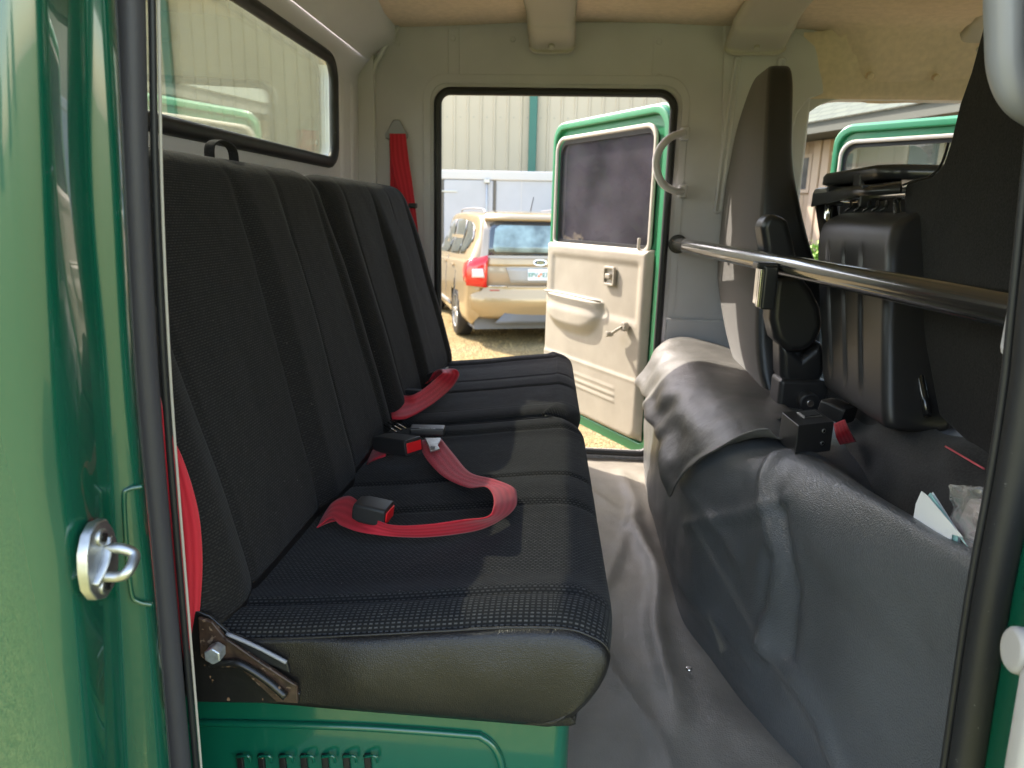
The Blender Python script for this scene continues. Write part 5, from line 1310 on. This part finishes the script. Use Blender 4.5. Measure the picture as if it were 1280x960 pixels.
# ---- shrub in front of it and unseen trees added for paint and glass to mirror
def leafy(name, c, rx, rz, n, col, label, cat, trunk=None, ls=.05, group=None):
    t = thing(name, label, cat, group, loc=(c[0], c[1], 0))
    vs2, fs2 = [], []
    cl = [(Vector((random.gauss(0, .45), random.gauss(0, .45), random.gauss(0, .40))), .25+.3*random.random()) for _ in range(26)]
    for k in range(n):
        cc_, r_ = random.choice(cl); d_ = Vector((random.gauss(0, 1), random.gauss(0, 1), random.gauss(0, 1))).normalized()*r_*random.random()**.4
        p = cc_+d_; p = Vector((p.x*rx, p.y*rx, c[2]+p.z*rz))
        if p.z < .05: continue
        a = Vector((random.gauss(0, 1), random.gauss(0, 1), random.gauss(0, 1))).normalized()*ls*(.6+.8*random.random()); b = a.cross(Vector((random.gauss(0, 1), random.gauss(0, 1), random.gauss(0, 1)))).normalized()*ls*.45
        i = len(vs2); vs2 += [p-a, p+b, p+a, p-b]; fs2.append((i, i+1, i+2, i+3))
    mesh('foliage', vs2, fs2, mat(name+'_leaves', col, .6, var=(1.5, .5)), t)
    if trunk: tube('trunk', [(0, 0, 0), (.05, .03, c[2]*.4), (0, .1, c[2])], [trunk, trunk*.95, trunk*.9, trunk*.8, trunk*.7, trunk*.6, trunk*.5], mat(name+'_bark', (.12, .09, .06), .9), t, 10, 3)
    else:
        for k in range(7): tube('stem', [(0, 0, 0), (random.gauss(0, .25)*rx, random.gauss(0, .25)*rx, c[2]*1.0)], .012, mat(name+'_bark', (.12, .09, .06), .9) if k == 0 else bpy.data.materials[name+'_bark'], t, 6, 2)
    return t
sp_ = P(1012, 305, Y=9.3)
leafy('shrub', (sp_.x, 9.3, .8), .45, .75, 3500, (.16, .30, .03), 'bright green shrub seen between the front seats', 'shrub', ls=.045)

random.seed(11)
k = 0
for (x, y, h_, q_) in ((-22, 3, 4.6, ''), (-24, 8, 5.2, ''), (-21, 12.5, 4.4, ''), (-23, 17, 5.5, ''), (-25, 22, 5.0, ''), (-34, -44, 4.2, ''), (-14, -48, 5.0, ''), (6, -46, 4.4, ''), (24, -45, 5.2, '')):
    leafy('reflection_tree', (x, y, h_*.62), 3.2, 2.7, 9000, (.05, .09, .025), 'green broad crowned tree added out of view for the paint and glass to reflect', 'tree', .22, .42, group='added trees out of view')
ws = thing('reflection_shed', 'low white metal shed added out of view for the paint and glass to reflect', 'shed', loc=(-22, -32, 0))  # unseen shed, added so the paint has a pale building to mirror
box('wall', (-3.5, -2.5, 0), (3.5, 2.5, 2.5), wt2, ws, .03); box('shutter', (-1.6, 2.5, .05), (1.6, 2.54, 2.2), wt, ws, .01)
o = mesh('roof', [(-3.8, -2.8, 2.45), (3.8, -2.8, 2.45), (3.8, 0, 3.3), (-3.8, 0, 3.3), (3.8, 2.8, 2.45), (-3.8, 2.8, 2.45)], [(0, 1, 2, 3), (3, 2, 4, 5)], wt, ws); solid(o, .06, 1)
# ---- world and sun
W_ = bpy.data.worlds.new('World'); S.world = W_; W_.use_nodes = True; nt = W_.node_tree
bg = nt.nodes['Background']; sky = nt.nodes.new('ShaderNodeTexSky'); sky.sky_type = 'NISHITA'; sky.sun_disc = False
SUN_TO = Vector((-.76, .60, 0)).normalized(); EL = rad(42)
to = Vector((SUN_TO.x*math.cos(EL), SUN_TO.y*math.cos(EL), math.sin(EL)))
sky.sun_elevation = EL; sky.sun_rotation = math.atan2(to.x, to.y); sky.air_density = 1.2; sky.dust_density = 1.2
wb = nt.nodes.new('ShaderNodeVectorMath'); wb.operation = 'MULTIPLY'; wb.inputs[1].default_value = (1.10, .945, .845)
nt.links.new(sky.outputs['Color'], wb.inputs[0]); nt.links.new(wb.outputs['Vector'], bg.inputs['Color']); bg.inputs['Strength'].default_value = .15
sd_ = bpy.data.lights.new('sun', 'SUN'); sd_.energy = 2.0; sd_.angle = rad(.55); sd_.color = (1, .93, .82)
so = bpy.data.objects.new('sun', sd_); C.objects.link(so); so.rotation_euler = to.to_track_quat('Z', 'Y').to_euler(); so.location = (-5, 4, 8)
S.view_settings.view_transform = 'Standard'; S.view_settings.look = 'None'; S.view_settings.gamma = 1; S.view_settings.exposure = 2.75
S.view_settings.use_curve_mapping = False
S.cycles.max_bounces = 10; S.cycles.diffuse_bounces = 5; S.cycles.glossy_bounces = 5; S.cycles.transparent_max_bounces = 12
S.cycles.sample_clamp_indirect = 6; S.cycles.use_denoising = True
